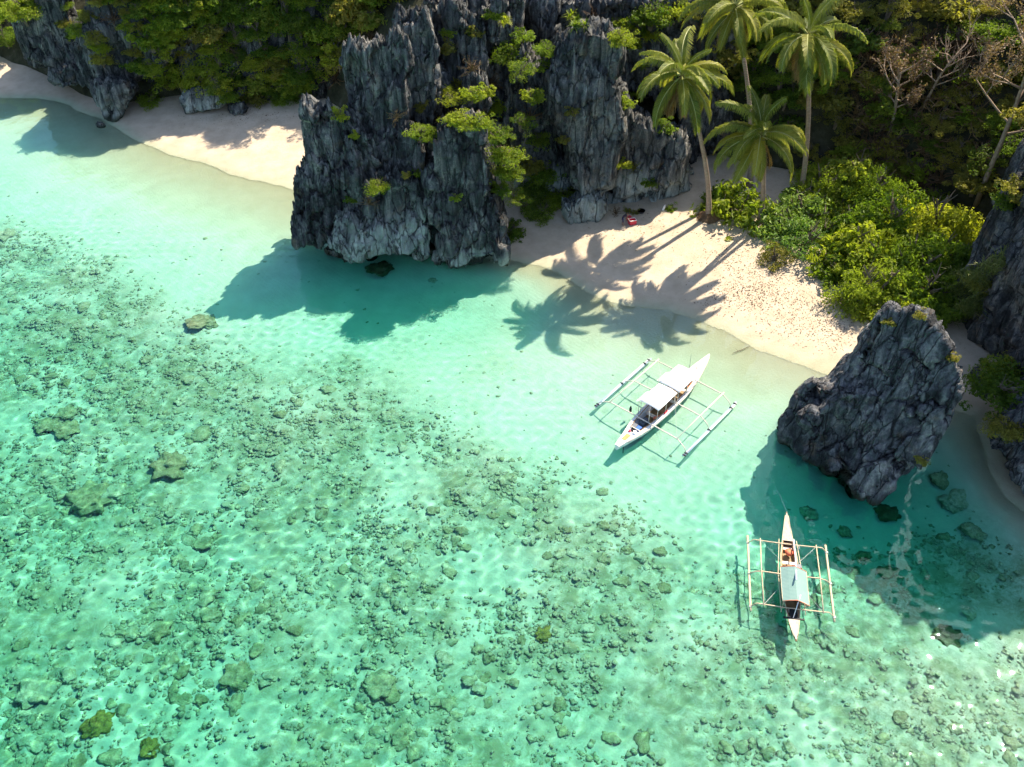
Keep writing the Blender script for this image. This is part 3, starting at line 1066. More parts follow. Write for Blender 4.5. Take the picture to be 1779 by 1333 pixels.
# --- named plants on the headland
G_H = 'shrubs rooted on the headland'
for x, y, k, s, mt, lb in (
        (868, 236, 'large', 1.5, 'leaf_bright', 'topmost of the bright shrubs trailing down the right side of the headland tower'),
        (882, 272, 'large', 1.7, 'leaf_bright', 'broadest of the bright shrubs trailing down the right side of the headland tower'),
        (889, 300, 'large', 1.5, 'leaf_bright', 'third bright shrub down the right side of the headland tower'),
        (874, 326, 'small', 1.1, 'leaf_bright', 'lowest small bright shrub beside the right edge of the headland tower'),
        (724, 304, 'small', 1.1, 'leaf_bright', 'round lime shrub in the crack left of the headland tower'),
        (706, 305, 'small', 0.5, 'leaf_olive', 'tiny olive tuft just left of the round lime shrub in the crack'),
        (650, 326, 'large', 1.3, 'leaf_bright', 'pale yellow green shrub on the ledge above the pale overhang'),
        (790, 344, 'small', 0.65, 'leaf_mid', 'small green tuft growing in the middle of the headland tower face'),
        (800, 208, 'large', 1.5, 'leaf_bright', 'flat bright shrub crowning the headland tower'),
        (838, 214, 'large', 1.3, 'leaf_bright', 'bright shrub at the right corner of the headland tower top'),
        (862, 186, 'large', 1.7, 'leaf_bright', 'lush bright shrub behind the headland tower top'),
        (842, 160, 'small', 1.0, 'leaf_bright', 'small bright shrub above the lush one behind the headland tower'),
        (726, 236, 'large', 1.5, 'leaf_mid', 'dark green shrub in the cleft between slab and tower'),
        (738, 186, 'small', 0.9, 'leaf_olive', 'yellowing shrub at the foot of the tall spire'),
        (592, 200, 'small', 1.0, 'leaf_bright', 'lone yellow green shrub on the left crest of the headland'),
        (616, 236, 'small', 0.55, 'leaf_bright', 'little bright tuft on the left buttress below the slab'),
        (612, 348, 'small', 0.6, 'leaf_bright', 'little green tuft left of the ledge above the pale overhang'),
        (892, 96, 'large', 1.9, 'leaf_bright', 'large light shrub high on the back wall of the headland'),
        (905, 66, 'small', 1.2, 'leaf_mid', 'green shrub above the large light shrub on the back wall'),
        (776, 165, 'rosette', 1.2, 'leaf_bright', 'spiky plant on the ledge right of the tall spire'),
        (800, 150, 'rosette', 1.0, 'leaf_olive', 'olive spiky plant beside the blade of rock behind the tower'),
        (775, 85, 'small', 1.0, 'leaf_olive', 'small shrub in the dark gully right of the tall spire'),
        (778, 60, 'small', 0.8, 'leaf_bright', 'bright tuft at the top of the dark gully right of the spire'),
        (822, 58, 'small', 0.9, 'leaf_olive', 'olive tuft on the blade tip of the back wall'),
        (868, 44, 'rosette', 1.0, 'leaf_bright', 'bright spiky tuft high on the back wall'),
        (860, 28, 'small', 0.9, 'leaf_bright', 'small bright tuft near the top of the back wall'),
        (648, 66, 'dry', 1.0, 'leaf_dry', 'dry brown scrub on top of the slab'),
        (690, 200, 'dry', 0.9, 'leaf_dry', 'dry twigs in the crack beside the slab'),
        (820, 116, 'dry', 1.2, 'leaf_dry', 'dry brown scrub on the ledge in front of the back wall'),
        (858, 140, 'dry', 1.2, 'leaf_dry', 'dry brown scrub under the large light shrub'),
        (760, 205, 'dry', 1.0, 'leaf_dry', 'dry twigs at the left shoulder of the headland tower'),
        (640, 350, 'dry', 0.9, 'leaf_dry', 'dry twigs below the pale yellow green ledge shrub')):
    if 'right side of the headland tower' in lb or 'right edge of the headland tower' in lb:
        put_y(x - 6, y + 6, 85.2, k, s, mt, lb, 'shrub', G_H)
    else:
        put(x, y, k, s, mt, lb, 'shrub', G_H)

for x, y, Y, k, s, lb in ((905, 130, 92, 'open', 1.6, 'bright shrub in the gap left of the cliff, below the large light shrub'), (925, 175, 92.5, 'broad', 1.3, 'bright shrub clinging halfway up the gap left of the cliff'),
                          (905, 220, 90, 'open', 1.4, 'bright shrub above the trailing shrubs of the headland tower'), (895, 345, 86.5, 'open', 1.3, 'bright shrub at the bottom of the gap beside the tower'),
                          (820, 172, 88.5, 'broad', 1.3, 'bright shrub on the ledge just behind the tower crown'), (785, 178, 88.5, 'open', 1.1, 'yellow green shrub left behind the tower crown')):
    put_y(x, y, Y, k, s, 'leaf_bright', lb, 'shrub', G_H)

# --- the cleft between headland and cliff
for x, y, k, s, mt, lb in (
        (962, 352, 'large', 2.0, 'leaf_mid', 'bushy shrub at the cliff foot nearest the sand in the cleft'),
        (985, 340, 'large', 1.6, 'leaf_bright', 'fresh green shrub at the right of the cleft under the cliff'),
        (935, 372, 'large', 2.0, 'leaf_dark', 'dark shrub low in the cleft beside the headland'),
        (920, 330, 'large', 2.0, 'leaf_dark', 'dark shrub halfway up the cleft'),
        (945, 300, 'large', 1.7, 'leaf_mid', 'mid green shrub upper in the cleft against the cliff'),
        (918, 288, 'small', 1.6, 'leaf_olive', 'olive shrub upper in the cleft beside the bright trailing shrubs'),
        (894, 412, 'small', 1.3, 'leaf_mid', 'small shrub at the waterline corner of the headland'),
        (890, 398, 'small', 1.2, 'leaf_bright', 'small bright shrub hanging over the sand at the headland corner'),
        (935, 240, 'large', 1.5, 'leaf_dark', 'dark shrub in the upper gap left of the cliff face'),
        (920, 200, 'dry', 1.5, 'leaf_dry', 'tangle of dry stems in the upper gap left of the cliff face')):
    put(x, y, k, s, mt, lb, 'shrub', 'shrubs in the cleft')

# --- plants on the grey cliff
for x, y, k, s, mt, lb in (
        (1000, 40, 'rosette', 1.3, 'leaf_bright', 'spiky rosette at the top left of the grey cliff'),
        (1010, 52, 'rosette', 1.1, 'leaf_bright', 'second spiky rosette just below the cliff top'),
        (1066, 45, 'large', 1.6, 'leaf_bright', 'bright shrub on the cliff top right corner'),
        (1082, 66, 'large', 1.4, 'leaf_bright', 'bright shrub spilling over the right edge of the cliff top'),
        (1036, 24, 'dry', 1.4, 'leaf_dry', 'brown dry scrub on the cliff top'),
        (1110, 62, 'rosette', 1.2, 'leaf_bright', 'upper left of the spiky rosettes beside the first palm'),
        (1126, 70, 'rosette', 1.2, 'leaf_bright', 'upper right of the spiky rosettes beside the first palm'),
        (1100, 84, 'rosette', 1.2, 'leaf_bright', 'middle left of the spiky rosettes beside the first palm'),
        (1112, 120, 'rosette', 1.2, 'leaf_bright', 'lower spiky rosette beside the first palm fronds'),
        (1096, 160, 'large', 1.4, 'leaf_bright', 'bright shrub on the cliff left of the first palm fronds'),
        (1090, 180, 'small', 1.1, 'leaf_mid', 'green shrub low on the cliff left of the first palm fronds'),
        (952, 88, 'large', 1.4, 'leaf_mid', 'green shrub at the top left shoulder of the cliff face'),
        (948, 116, 'small', 0.9, 'leaf_mid', 'small green tuft under the left shoulder of the cliff face'),
        (995, 195, 'small', 0.75, 'leaf_olive', 'ochre tuft on the middle of the cliff face'),
        (982, 242, 'small', 0.7, 'leaf_olive', 'ochre tuft low on the cliff face'),
        (1078, 286, 'small', 1.0, 'leaf_bright', 'yellow flowering tuft low on the cliff above the bucket'),
        (1130, 318, 'small', 0.9, 'leaf_mid', 'small green tuft at the cliff foot above the sand'),
        (1104, 290, 'dry', 0.9, 'leaf_olive', 'dry olive tangle low on the cliff'),
        (1165, 364, 'small', 0.7, 'leaf_mid', 'little green seedling on the shaded sand under the cliff'),
        (1140, 30, 'large', 2.4, 'leaf_bright', 'broad bright shrub above the first palm at the top edge'),
        (1178, 22, 'large', 2.2, 'leaf_bright', 'bright shrub right of the broad one at the top edge'),
        (1215, 120, 'large', 1.9, 'leaf_mid', 'green shrub behind the first palm crown'),
        (1160, 222, 'small', 1.2, 'leaf_mid', 'shrub on the cliff under the first palm crown')):
    put(x, y, k, s, mt, lb, 'shrub', 'plants on the grey cliff')


# --- thickets: every bush stands by itself
TONE = {'leaf_bright': 'sunny yellow green', 'leaf_mid': 'mid green', 'leaf_dark': 'dark green', 'leaf_olive': 'olive', 'leaf_dry': 'dry brown', 'leaf_lime': 'lime'}


def thicket(poly, n, size, mats, marks, cat, group, kinds=('large',), seed=1, mind=16, land=False, ymin=0.0):
    r = random.Random(seed)
    xs, ys = [p[0] for p in poly], [p[1] for p in poly]
    pts = []
    tries = 0
    while len(pts) < n and tries < n * 60:
        tries += 1
        x, y = r.uniform(min(xs), max(xs)), r.uniform(min(ys), max(ys))
        if poly_sd(np.array([x]), np.array([y]), poly)[0] < 0:
            continue
        if any((x - a) ** 2 + (y - b) ** 2 < mind * mind for a, b in pts):
            continue
        pts.append((x, y))
    made = {}
    for x, y in pts:
        mt, kd = r.choice(mats), r.choice(kinds)
        if ymin and hit(x, y)[0].y < ymin:
            continue
        where = min(marks, key=lambda m: (m[1] - x) ** 2 + (m[2] - y) ** 2)[0]
        s = r.uniform(*size)
        big = 'broad' if s > size[0] + 0.62 * (size[1] - size[0]) else ('small' if s < size[0] + 0.3 * (size[1] - size[0]) else 'middling')
        what = {'tree': 'tree', 'dry': 'tangle'}.get(kd, cat)
        lb = f'{big} {TONE[mt]} {what} {where}'
        o = put(x, y, kd, s, mt, lb, what if kd == 'tree' else cat, group, land=land)
        if o is not None:
            made.setdefault(lb, []).append((x, o))
    for lb, lst in made.items():
        lst.sort(key=lambda e: e[0])
        words = {2: ('left', 'right'), 3: ('left', 'middle', 'right')}.get(len(lst), ('leftmost', 'second', 'third', 'fourth', 'fifth', 'sixth', 'seventh', 'eighth'))
        if len(lst) > 1:
            for w_, (_, o) in zip(words, lst):
                o['label'] = f'{w_} {lb}'


thicket([(-30, -30), (40, -30), (45, 60), (10, 85), (-30, 85)], 7, (2.2, 3.0), ['leaf_bright', 'leaf_mid'], [('at the very top left corner', 0, 0), ('just above the sand at the far left edge', 5, 70), ('left of the outermost dark rock', 45, 30)], 'tree',
        'trees at the top left corner', ('tree',), 3, 22)
thicket([(100, -30), (250, -30), (330, -20), (300, 130), (240, 150), (170, 110), (120, 100)], 30, (0.9, 1.7), ['leaf_olive', 'leaf_bright', 'leaf_mid', 'leaf_olive'],
        [('on the outermost left rock face', 120, 40), ('in the gully between the two left rocks', 140, 90), ('at the top edge above the left rocks', 200, 0), ('on the second rock face from the left', 200, 70), ('over the overhang of the second left rock', 230, 130), ('right of the second rock from the left', 290, 80)],
        'shrub', 'shrubs on the left rock face', ('large', 'small'), 4, 16)
thicket([(240, -30), (700, -30), (690, 55), (600, 85), (575, 150), (560, 175), (480, 185), (400, 150), (300, 150), (250, 110)], 75, (1.6, 2.7),
        ['leaf_bright', 'leaf_mid', 'leaf_mid', 'leaf_bright', 'leaf_olive', 'leaf_dark'],
        [('at the top edge left of the tall spire', 640, 5), ('beside the left edge of the headland slab', 575, 110), ('above the speckled beach boulder', 340, 120), ('low at the back of the far left beach', 470, 165),
         ('at the top edge over the left beach', 400, 0), ('next to the second dark rock from the left', 265, 60), ('halfway up the left thicket', 430, 80), ('at the top edge midway to the spire', 520, 10), ('high on the wall above the left sand', 510, 80)],
        'bush', 'bushes of the left thicket', ('large', 'open', 'broad', 'tree'), 5, 20, ymin=104)
thicket([(360, 150), (520, 160), (500, 185), (400, 180)], 7, (0.9, 1.5), ['leaf_mid', 'leaf_dark'], [('on the sand edge right of the speckled boulder', 400, 170), ('on the sand edge towards the headland', 490, 175)], 'shrub', 'shrubs behind the left beach', ('large',), 6, 20)
put(262, 178, 'large', 1.8, 'leaf_mid', 'round green shrub hanging over the sand beside the speckled boulder', 'shrub')
for x, y, s, lb in ((580, 130, 2.0, 'grey tangle of dry creepers beside the headland slab'), (395, 75, 2.0, 'bare brown branches among the left thicket'),
                    (560, 75, 1.8, 'dry brown creepers high in the left thicket'), (640, 45, 1.8, 'dry scrub left of the tall spire'),
                    (200, 30, 1.6, 'dry scrub on the dark rock at the upper left')):
    put(x, y, 'dry', s, 'leaf_dry', lb, 'shrub', 'dry scrub')

# tall trees on the crest over the left beach, whose shade dapples the sand
for k, (x, y, s) in enumerate(((-30, 124.5, 3.6), (-25.5, 125.5, 4.0), (-21, 124, 3.6), (-17, 125, 4.0), (-13, 123, 3.4), (-23, 121.5, 3.0))):
    h_ = all_bvh.ray_cast(Vector((x, y, 70)), Vector((0, 0, -1)))[0]
    where = ('above the speckled boulder', 'second from the rocks', 'in the middle of the crest', 'second from the spire', 'nearest the tall spire', 'leaning out over the sand')[k]
    plant('tree', Vector((x, y, h_.z - 0.3)), s, ('leaf_mid', 'leaf_bright', 'leaf_olive')[k % 3], f'tall tree on the crest over the left beach, {where}', 'tree', 'crest trees over the left beach', k, 1.5)

# the shaded wood on the right slope
WOOD = [('behind the tall straight palm', 1420, 120), ('behind the rear palm at the top edge', 1280, 50), ('left of the smaller leafless tree', 1480, 190), ('just above the sunlit grove', 1560, 280),
        ('between the leafless trees', 1615, 130), ('below the tall leafless tree', 1690, 250), ('at the top right corner', 1770, 50), ('above the right cliff', 1760, 210), ('at the top edge above the leafless trees', 1560, 10),
        ('in the hollow behind the short palm', 1400, 260), ('at the top edge right of the tall palm', 1480, 30)]
thicket([(1215, -40), (1830, -40), (1830, 230), (1760, 250), (1700, 330), (1620, 300), (1540, 300), (1430, 290), (1380, 270), (1300, 220), (1270, 120)], 105, (1.5, 2.6),
        ['leaf_dark', 'leaf_mid', 'leaf_olive', 'leaf_olive'], WOOD, 'bush', 'plants of the shaded wood', ('tree', 'tree', 'open', 'broad'), 7, 22)
thicket([(1440, 60), (1700, 40), (1720, 280), (1620, 320), (1500, 300)], 40, (1.6, 2.8), ['leaf_dry'], WOOD, 'scrub', 'dry scrub of the shaded wood', ('dry',), 9, 24)
thicket([(1400, 300), (1460, 280), (1560, 320), (1640, 350), (1690, 420), (1640, 470), (1560, 440), (1470, 400)], 24, (1.4, 2.2),
        ['leaf_dark', 'leaf_mid'], [('behind the lime bushes', 1430, 330), ('at the back of the grove', 1530, 370), ('between grove and right cliff', 1650, 430)], 'shrub', 'understorey shrubs', ('large',), 8, 22, True)

# bushes at the back of the right beach
for x, y, k, s, mt, lb in (
        (1280, 366, 'feather', 3.0, 'leaf_bright', 'yellow green feathery bush between the first and second palm'),
        (1264, 352, 'feather', 2.1, 'leaf_bright', 'small feathery bush nearest the first palm'),
        (1392, 376, 'large', 3.4, 'leaf_lime', 'pale lime bush right of the second palm foot'),
        (1352, 396, 'broad', 2.6, 'leaf_lime', 'pale lime bush in front of the second palm foot'),
        (1396, 424, 'open', 3.0, 'leaf_lime', 'lowest pale lime bush spreading over the sand'),
        (1345, 446, 'open', 1.7, 'leaf_olive', 'thin olive bush on the sand below the lime bushes'),
        (1480, 430, 'tree', 3.0, 'leaf_bright', 'bright round tree behind the middle of the beach'),
        (1452, 470, 'broad', 2.1, 'leaf_bright', 'bright bush leaning over the sand at the middle of the beach'),
        (1545, 385, 'tree', 3.6, 'leaf_mid', 'tallest sunlit tree of the grove behind the beach'),
        (1612, 395, 'tree', 3.6, 'leaf_bright', 'wide sunlit tree at the right of the grove'),
        (1575, 450, 'tree', 3.4, 'leaf_mid', 'full green tree in the middle of the grove'),
        (1640, 445, 'tree', 3.0, 'leaf_mid', 'green tree at the right rear of the grove'),
        (1520, 490, 'tree', 3.0, 'leaf_mid', 'leafy tree over the sand at the front of the grove'),
        (1500, 530, 'large', 2.2, 'leaf_bright', 'low bright bush where the grove meets the sand'),
        (1550, 540, 'large', 2.2, 'leaf_bright', 'low bright bush just behind the leaning boulder'),
        (1590, 500, 'tree', 2.8, 'leaf_mid', 'green tree right of centre in front of the grove'),
        (1625, 520, 'large', 2.2, 'leaf_dark', 'dark bush behind the top of the leaning boulder'),
        (1480, 385, 'tree', 2.4, 'leaf_mid', 'green tree between the palms and the grove'),
        (1440, 400, 'large', 2.2, 'leaf_mid', 'green bush between lime bushes and grove'),
        (1510, 330, 'tree', 3.2, 'leaf_mid', 'green tree behind the tallest sunlit tree'),
        (1425, 310, 'tree', 2.8, 'leaf_mid', 'green tree just right of the tall palm trunk'), (1462, 300, 'tree', 3.0, 'leaf_dark', 'dark tree at the slope foot behind the lime bushes'),
        (1418, 345, 'broad', 2.6, 'leaf_mid', 'big leaved bush at the foot of the tall palm')):
    put(x, y + (34 if k == 'tree' else 8), k, s * (1.3 if k == 'tree' else 1.15), mt, lb, 'tree' if k == 'tree' else 'bush', 'grove behind the beach', land=True, squash=1.4 if k == 'tree' else 1.15)

# right edge
for x, y, k, s, mt, lb in (
        (1750, 690, 'large', 2.6, 'leaf_mid', 'dark green bush on the rock right of the leaning boulder'),
        (1770, 650, 'large', 2.4, 'leaf_dark', 'dark bush at the right edge above the waterside rock'),
        (1725, 660, 'large', 1.8, 'leaf_mid', 'bush overhanging the small sand patch at the right'),
        (1745, 740, 'large', 1.6, 'leaf_olive', 'sparse olive bush low on the waterside rock'),
        (1765, 330, 'small', 1.4, 'leaf_olive', 'olive shrub high on the right cliff'),
        (1748, 350, 'small', 1.2, 'leaf_mid', 'green shrub on the upper edge of the right cliff')):
    put(x, y, k, s, mt, lb, 'bush', 'bushes at the right edge')
for x, y, s, gl in ((1700, 470, 1.6, 'upper left'), (1716, 486, 1.7, 'broadest'), (1732, 470, 1.5, 'upper right'), (1694, 500, 1.6, 'middle left'), (1745, 450, 1.4, 'topmost'), (1685, 540, 1.4, 'lowest'), (1712, 512, 1.5, 'middle right'), (1700, 528, 1.3, 'second lowest')):
    put(x, y, 'grass', s, 'grass', f'{gl} yellow green grass tuft on the ledge of the right cliff', 'grass', 'grass on the right cliff ledge')
for x, y, lb in ((1545, 560, 'dry tuft on the left crest of the leaning boulder'), (1600, 548, 'golden dry tuft on the summit of the leaning boulder'), (1655, 625, 'yellow tuft on the right edge of the leaning boulder'),
                 (1600, 800, 'small yellow tuft low on the leaning boulder')):
    put(x, y, 'small', 0.5, 'leaf_olive', lb, 'shrub', 'tufts on the leaning boulder')


# ------------------------------------------------------------------ coconut palms
def frond_mesh(name, e0, bend, seed, L=5.4, n=66, dead=False):
    """Pinnate frond along +X from the crown; e0 start elevation, bend total droop (radians)."""
    r = random.Random(seed)
    V, F, T = [], [], []
    pts, dirs = [Vector((0, 0, 0))], []
    steps = 16
    for s in range(steps):
        e = e0 - bend * ((s + 0.5) / steps) ** 1.25
        d = Vector((math.cos(e), 0.03 * math.sin(seed + s * 0.3), math.sin(e))).normalized()
        dirs.append(d)
        pts.append(pts[-1] + d * (L / steps))
    dirs.append(dirs[-1])
    mb = MB()
    mb.tube(pts, [0.075 * (1 - 0.85 * k / steps) + 0.008 for k in range(steps + 1)], 4, cap=False)
    for k in range(n):
        u = 0.14 + 0.85 * (k + 0.5) / n
        i = min(int(u * steps), steps - 1)
        p = pts[i].lerp(pts[i + 1], u * steps - i)
        d = dirs[i]
        side0 = Vector((0, 1, 0))
        upv = side0.cross(d) * -1
        if upv.z < 0 and abs(d.x) > 0.1:
            upv = -upv
        ll = 1.38 * (math.sin(math.pi * (0.12 + 0.80 * u)) ** 0.7) * r.uniform(0.85, 1.1)
        for sg in (-1, 1):
            a = R(52) - 0.35 * u
            out = (d * math.cos(a) + side0 * sg * math.sin(a) + upv * (0.30 - r.uniform(0, .2))).normalized()
            q1 = p + out * ll * 0.5
            q2 = q1 + (out * 0.6 + Vector((0, 0, -0.9 - 0.5 * r.random()))).normalized() * ll * 0.5
            w = (d * 0.055)
            j = len(V)
            V += [p - w * .7, p + w * .7, q1 + w, q1 - w, q2 + w * .15, q2 - w * .15]
            F += [(j, j + 1, j + 2, j + 3), (j + 3, j + 2, j + 4, j + 5)]
            tt = min(1, max(0, 0.35 + 0.5 * u * r.random() + r.uniform(-.15, .2)))
            T += [tt * .8, tt * .8, tt, tt, min(1, tt + .2), min(1, tt + .2)]
    me = mesh_np(name, np.array([tuple(v) for v in V]), np.array(F), False, {'tint': np.array(T)})
    me.materials.append(M['palm_dead' if dead else 'palm_leaf'])
    ra = bpy.data.meshes.new('rachis')
    ra.from_pydata(mb.v, [], mb.f)
    ra.materials.append(M['palm_dead' if dead else 'rachis'])
    return me, ra


FROND = [frond_mesh('frond', R(e), R(b), 50 + k) for k, (e, b) in enumerate(
    ((80, 45), (66, 70), (52, 85), (40, 92), (26, 90), (12, 88), (-4, 80), (-22, 60)))]
DEADF = frond_mesh('frond', R(-45), R(45), 70, 3.6, 30, True)
t = NT('palm_trunk')
ob = t.pos((1, 1, 1), obj=True)
wv = t.n('ShaderNodeTexWave', wave_type='BANDS', bands_direction='Z')
t.l(ob, wv.inputs[0])
wv.inputs['Scale'].default_value = 1.6
wv.inputs['Distortion'].default_value = 1.5
wv.inputs['Detail'].default_value = 2
cc = t.mix(wv.outputs[1], (0.24, 0.185, 0.14), (0.44, 0.35, 0.27))
cc = t.mix(t.ramp(t.noise(ob, 2.0, 5), [(0.4, 0), (0.7, 0.6)]), cc, (0.22, 0.16, 0.11))
t.principled(cc, 0.9, 0.15, t.bump(wv.outputs[1], 0.7, 0.05))
M['palm_trunk'] = t.m
M['coconut'] = mat_plain('coconut', (0.19, 0.17, 0.04), 0.6)
M['fibre'] = mat_plain('palm_fibre', (0.17, 0.10, 0.05), 0.95, var=0.3)


def nut_mesh():
    bm = bmesh.new()
    bmesh.ops.create_icosphere(bm, subdivisions=2, radius=0.15, matrix=Matrix.Diagonal((1, 1, 1.25, 1)))
    me = bpy.data.meshes.new('coconut')
    bm.to_mesh(me)
    bm.free()
    me.polygons.foreach_set('use_smooth', np.ones(len(me.polygons), bool))
    me.materials.append(M['coconut'])
    return me


NUT = nut_mesh()


def palm(base, crown, label, seed, n=26, size=1.0, mound=0.0):
    r = random.Random(seed)
    base = Vector(base)
    crown = Vector(crown)
    root = empty('coconut_palm', base)
    tag(root, label, 'palm', 'coconut palms')
    top = crown - base
    pts, rad = [], []
    for k in range(19):
        u = k / 18
        bow = math.sin(math.pi * u) * 0.06
        pts.append(Vector((top.x * (u ** 1.25), top.y * (u ** 1.25), top.z * u)) + Vector((top.x, top.y, 0)) * -bow)
        rad.append((0.30 - 0.13 * u + 0.16 * math.exp(-u * 16)) * size)
    pts[0].z -= 0.6
    tm = MB()
    tm.tube(pts, rad, 12)
    tm.build('trunk', M['palm_trunk'], root, True)
    fib = MB()
    fib.tube([top - Vector((0, 0, 0.7)), top - Vector((0, 0, 0.2)), top + Vector((0, 0, 0.5))], [0.2, 0.3, 0.12], 10)
    fib.build('crown_shaft', M['fibre'], root, True)
    ga = 2.39996
    for k in range(n):
        u = k / (n - 1)
        fi = min(int(u ** 0.75 * len(FROND)), len(FROND) - 1)
        me, ra = FROND[fi]
        sc = size * r.uniform(0.8, 1.15) * (0.82 if fi == 0 else 1)
        o = link('frond', me, parent=root, loc=top + Vector((0, 0, 0.35 - 0.45 * u)), rot=(r.uniform(-.35, .35), r.uniform(-.22, .30), k * ga + r.uniform(-.35, .35)), scale=sc)
        link('rachis', ra, parent=o)
    for k in range(r.choice((2, 3, 4))):
        o = link('frond', DEADF[0], parent=root, loc=top - Vector((0, 0, 0.3)), rot=(0, r.uniform(-.1, .1), r.uniform(0, 6.28)), scale=size)
        link('rachis', DEADF[1], parent=o)
    for k in range(7):
        a = k * 0.9 + r.uniform(-.2, .2)
        link('coconut', NUT, parent=root, loc=top + Vector((math.cos(a) * .36, math.sin(a) * .36, -0.35 - 0.2 * r.random())), rot=(r.random(), r.random(), 0))
    if mound:
        rr = np.random.default_rng(seed)
        mv = MB()
        for k in range(150):
            a, s = r.uniform(0, 6.28), r.uniform(0.5, 1.5) * mound
            h = r.uniform(0.1, 0.8) * mound * .55
            mv.tube([(math.cos(a) * .15, math.sin(a) * .15, h + .3), (math.cos(a + .1) * s * .55, math.sin(a + .1) * s * .55, h * .7 + .1), (math.cos(a + .2) * s * 1.02, math.sin(a + .2) * s * 1.02, -0.35)], [0.10, 0.06, 0.03], 4, cap=False)
        mv.tube([(0, 0, -.4), (0, 0, .25), (0, 0, .62)], [1.25 * mound, .8 * mound, .3 * mound], 14)
        mv.build('root_mound', M['fibre'], root, True)
    return root


def on_ground(x, y, dz=0.0):
    q = px(x, y, 1.2)
    q.z = gz(q.x, q.y) + dz
    return q


palm(on_ground(1230, 380), (16.5, 86.7, 20.1), 'leaning coconut palm on a bare root mound nearest the grey cliff', 1, 27, 1.0, 1.25)
palm(on_ground(1320, 388), (24.7, 84.7, 14.8), 'shorter coconut palm with a drooping crown between the two bushes', 2, 28, 1.0)
palm(on_ground(1388, 352), (28.5, 88.5, 23.2), 'tall straight coconut palm furthest right of the four', 3, 25, 1.05)
palm(px(1302, 322, 1.8), (22.9, 96.1, 23.1), 'coconut palm at the back whose crown meets the top edge', 4, 26, 1.05)


# ------------------------------------------------------------------ leafless trees on the right slope
def bare_tree(base, top, spread, label, seed, r0=0.32, levels=4, leafy=True):
    r = random.Random(seed)
    base, top = Vector(base), Vector(top)
    root = empty('bare_tree', base)
    tag(root, label, 'tree', 'leafless trees')
    tr, br, tw = MB(), MB(), []
    axis_ = top - base
    pts = [axis_ * u + Vector((math.sin(u * 5 + seed) * .35, math.cos(u * 4) * .3, 0)) * u for u in (0, .2, .4, .6, .8, 1)]
    pts[0] = Vector((0, 0, -0.6))
    tr.tube(pts, [r0, r0 * .85, r0 * .75, r0 * .62, r0 * .45, r0 * .3], 8)
    leaves = []

    def grow(p, d, L, rad, lev):
        q = [p]
        for s in range(3):
            d = (d + Vector((r.uniform(-.3, .3), r.uniform(-.3, .3), r.uniform(-.12, .25)))).normalized()
            q.append(q[-1] + d * L / 3)
        br.tube(q, [rad, rad * .85, rad * .7, rad * .5], 5 if lev > 1 else 4, cap=False)
        if lev <= 1:
            leaves.extend(q[1:])
        if lev > 0:
            for k in range(3 if lev > 1 else 4):
                b = q[r.randint(1, 3)]
                dd = (d + Vector((r.uniform(-.9, .9), r.uniform(-.9, .9), r.uniform(-.35, .6)))).normalized()
                grow(b, dd, L * r.uniform(.5, .72), rad * .55, lev - 1)

    for k in range(9):
        u = 0.45 + 0.55 * k / 8
        a = k * 2.4 + r.uniform(-.4, .4)
        d = Vector((math.cos(a), math.sin(a), 0.45 + .5 * (u - .5))).normalized()
        j = min(int(u * 5), 4)
        grow(pts[j].lerp(pts[j + 1], u * 5 - j), d, spread * r.uniform(.45, .7), r0 * .42, levels - 1)
    tr.build('trunk', M['bark_pale'], root, True)
    br.build('branches', M['twig'], root, True)
    if leafy:
        rr = np.random.default_rng(seed)
        P = np.array([tuple(v) for v in leaves])
        P = np.repeat(P, 6, 0) + rr.normal(0, .2, (len(P) * 6, 3))
        n = len(P)
        s = unit(n, rr) * .13
        t2 = unit(n, rr) * .09
        V = np.stack([P - s, P + t2, P + s, P - t2], 1).reshape(-1, 3)
        link('dry_leaves', mesh_np('dry_leaves', V, np.arange(n * 4).reshape(-1, 4), False, {'tint': np.repeat(rr.uniform(.1, 1, n), 4)}), M['leaf_dry'], root)
    return root


q, _n = hit_land(1697, 352)
bare_tree(q, q + Vector((-0.6, -1.0, 19.0)), 9.0, 'tall leafless tree with brown branches at the top right', 31)
q, _n = hit(1545, 235)
bare_tree(q, q + Vector((-1.5, -2.0, 8.5)), 5.0, 'smaller leafless tree in the shaded wood right of the palms', 32, 0.26, 3)
q, _n = hit(1600, 190)
bare_tree(q, q + Vector((1.0, -1.5, 7.0)), 4.5, 'thin leafless tree between the two other bare trees', 33, 0.2, 3, False)

# ------------------------------------------------------------------ coral heads and rubble on the reef flat
t = NT('coral')
v3 = t.pos((1, 1, 1))
orand = t.n('ShaderNodeObjectInfo').outputs['Random']
tone = t.math('ADD', t.math('MULTIPLY', t.noise(v3, 1.5, 9, 0.78, 0.4), 1.0), t.math('MULTIPLY', orand, 0.25))
c = t.ramp(tone, [(0.30, (0.15, 0.155, 0.075)), (0.47, (0.265, 0.255, 0.135)), (0.62, (0.38, 0.36, 0.22)), (0.80, (0.54, 0.50, 0.38))])
c = t.mix(1.0, c, t.ramp(t.noise(v3, 4.0, 6, 0.7), [(0.3, 0.6), (0.7, 1.35)]), 'MULTIPLY')
t.principled(c, 0.95, 0.1, t.bump(t.noise(v3, 6.0, 6, 0.7), 0.9, 0.12))
M['coral'] = t.m
t = NT('yellow_coral')
v3 = t.pos((1, 1, 1))
c = t.ramp(t.noise(v3, 3.0, 6, 0.7), [(0.35, (0.10, 0.085, 0.02)), (0.65, (0.36, 0.30, 0.07))])
t.principled(c, 0.95, 0.1, t.bump(t.noise(v3, 5.0, 6, 0.7), 0.9, 0.12))
M['coral_yellow'] = t.m


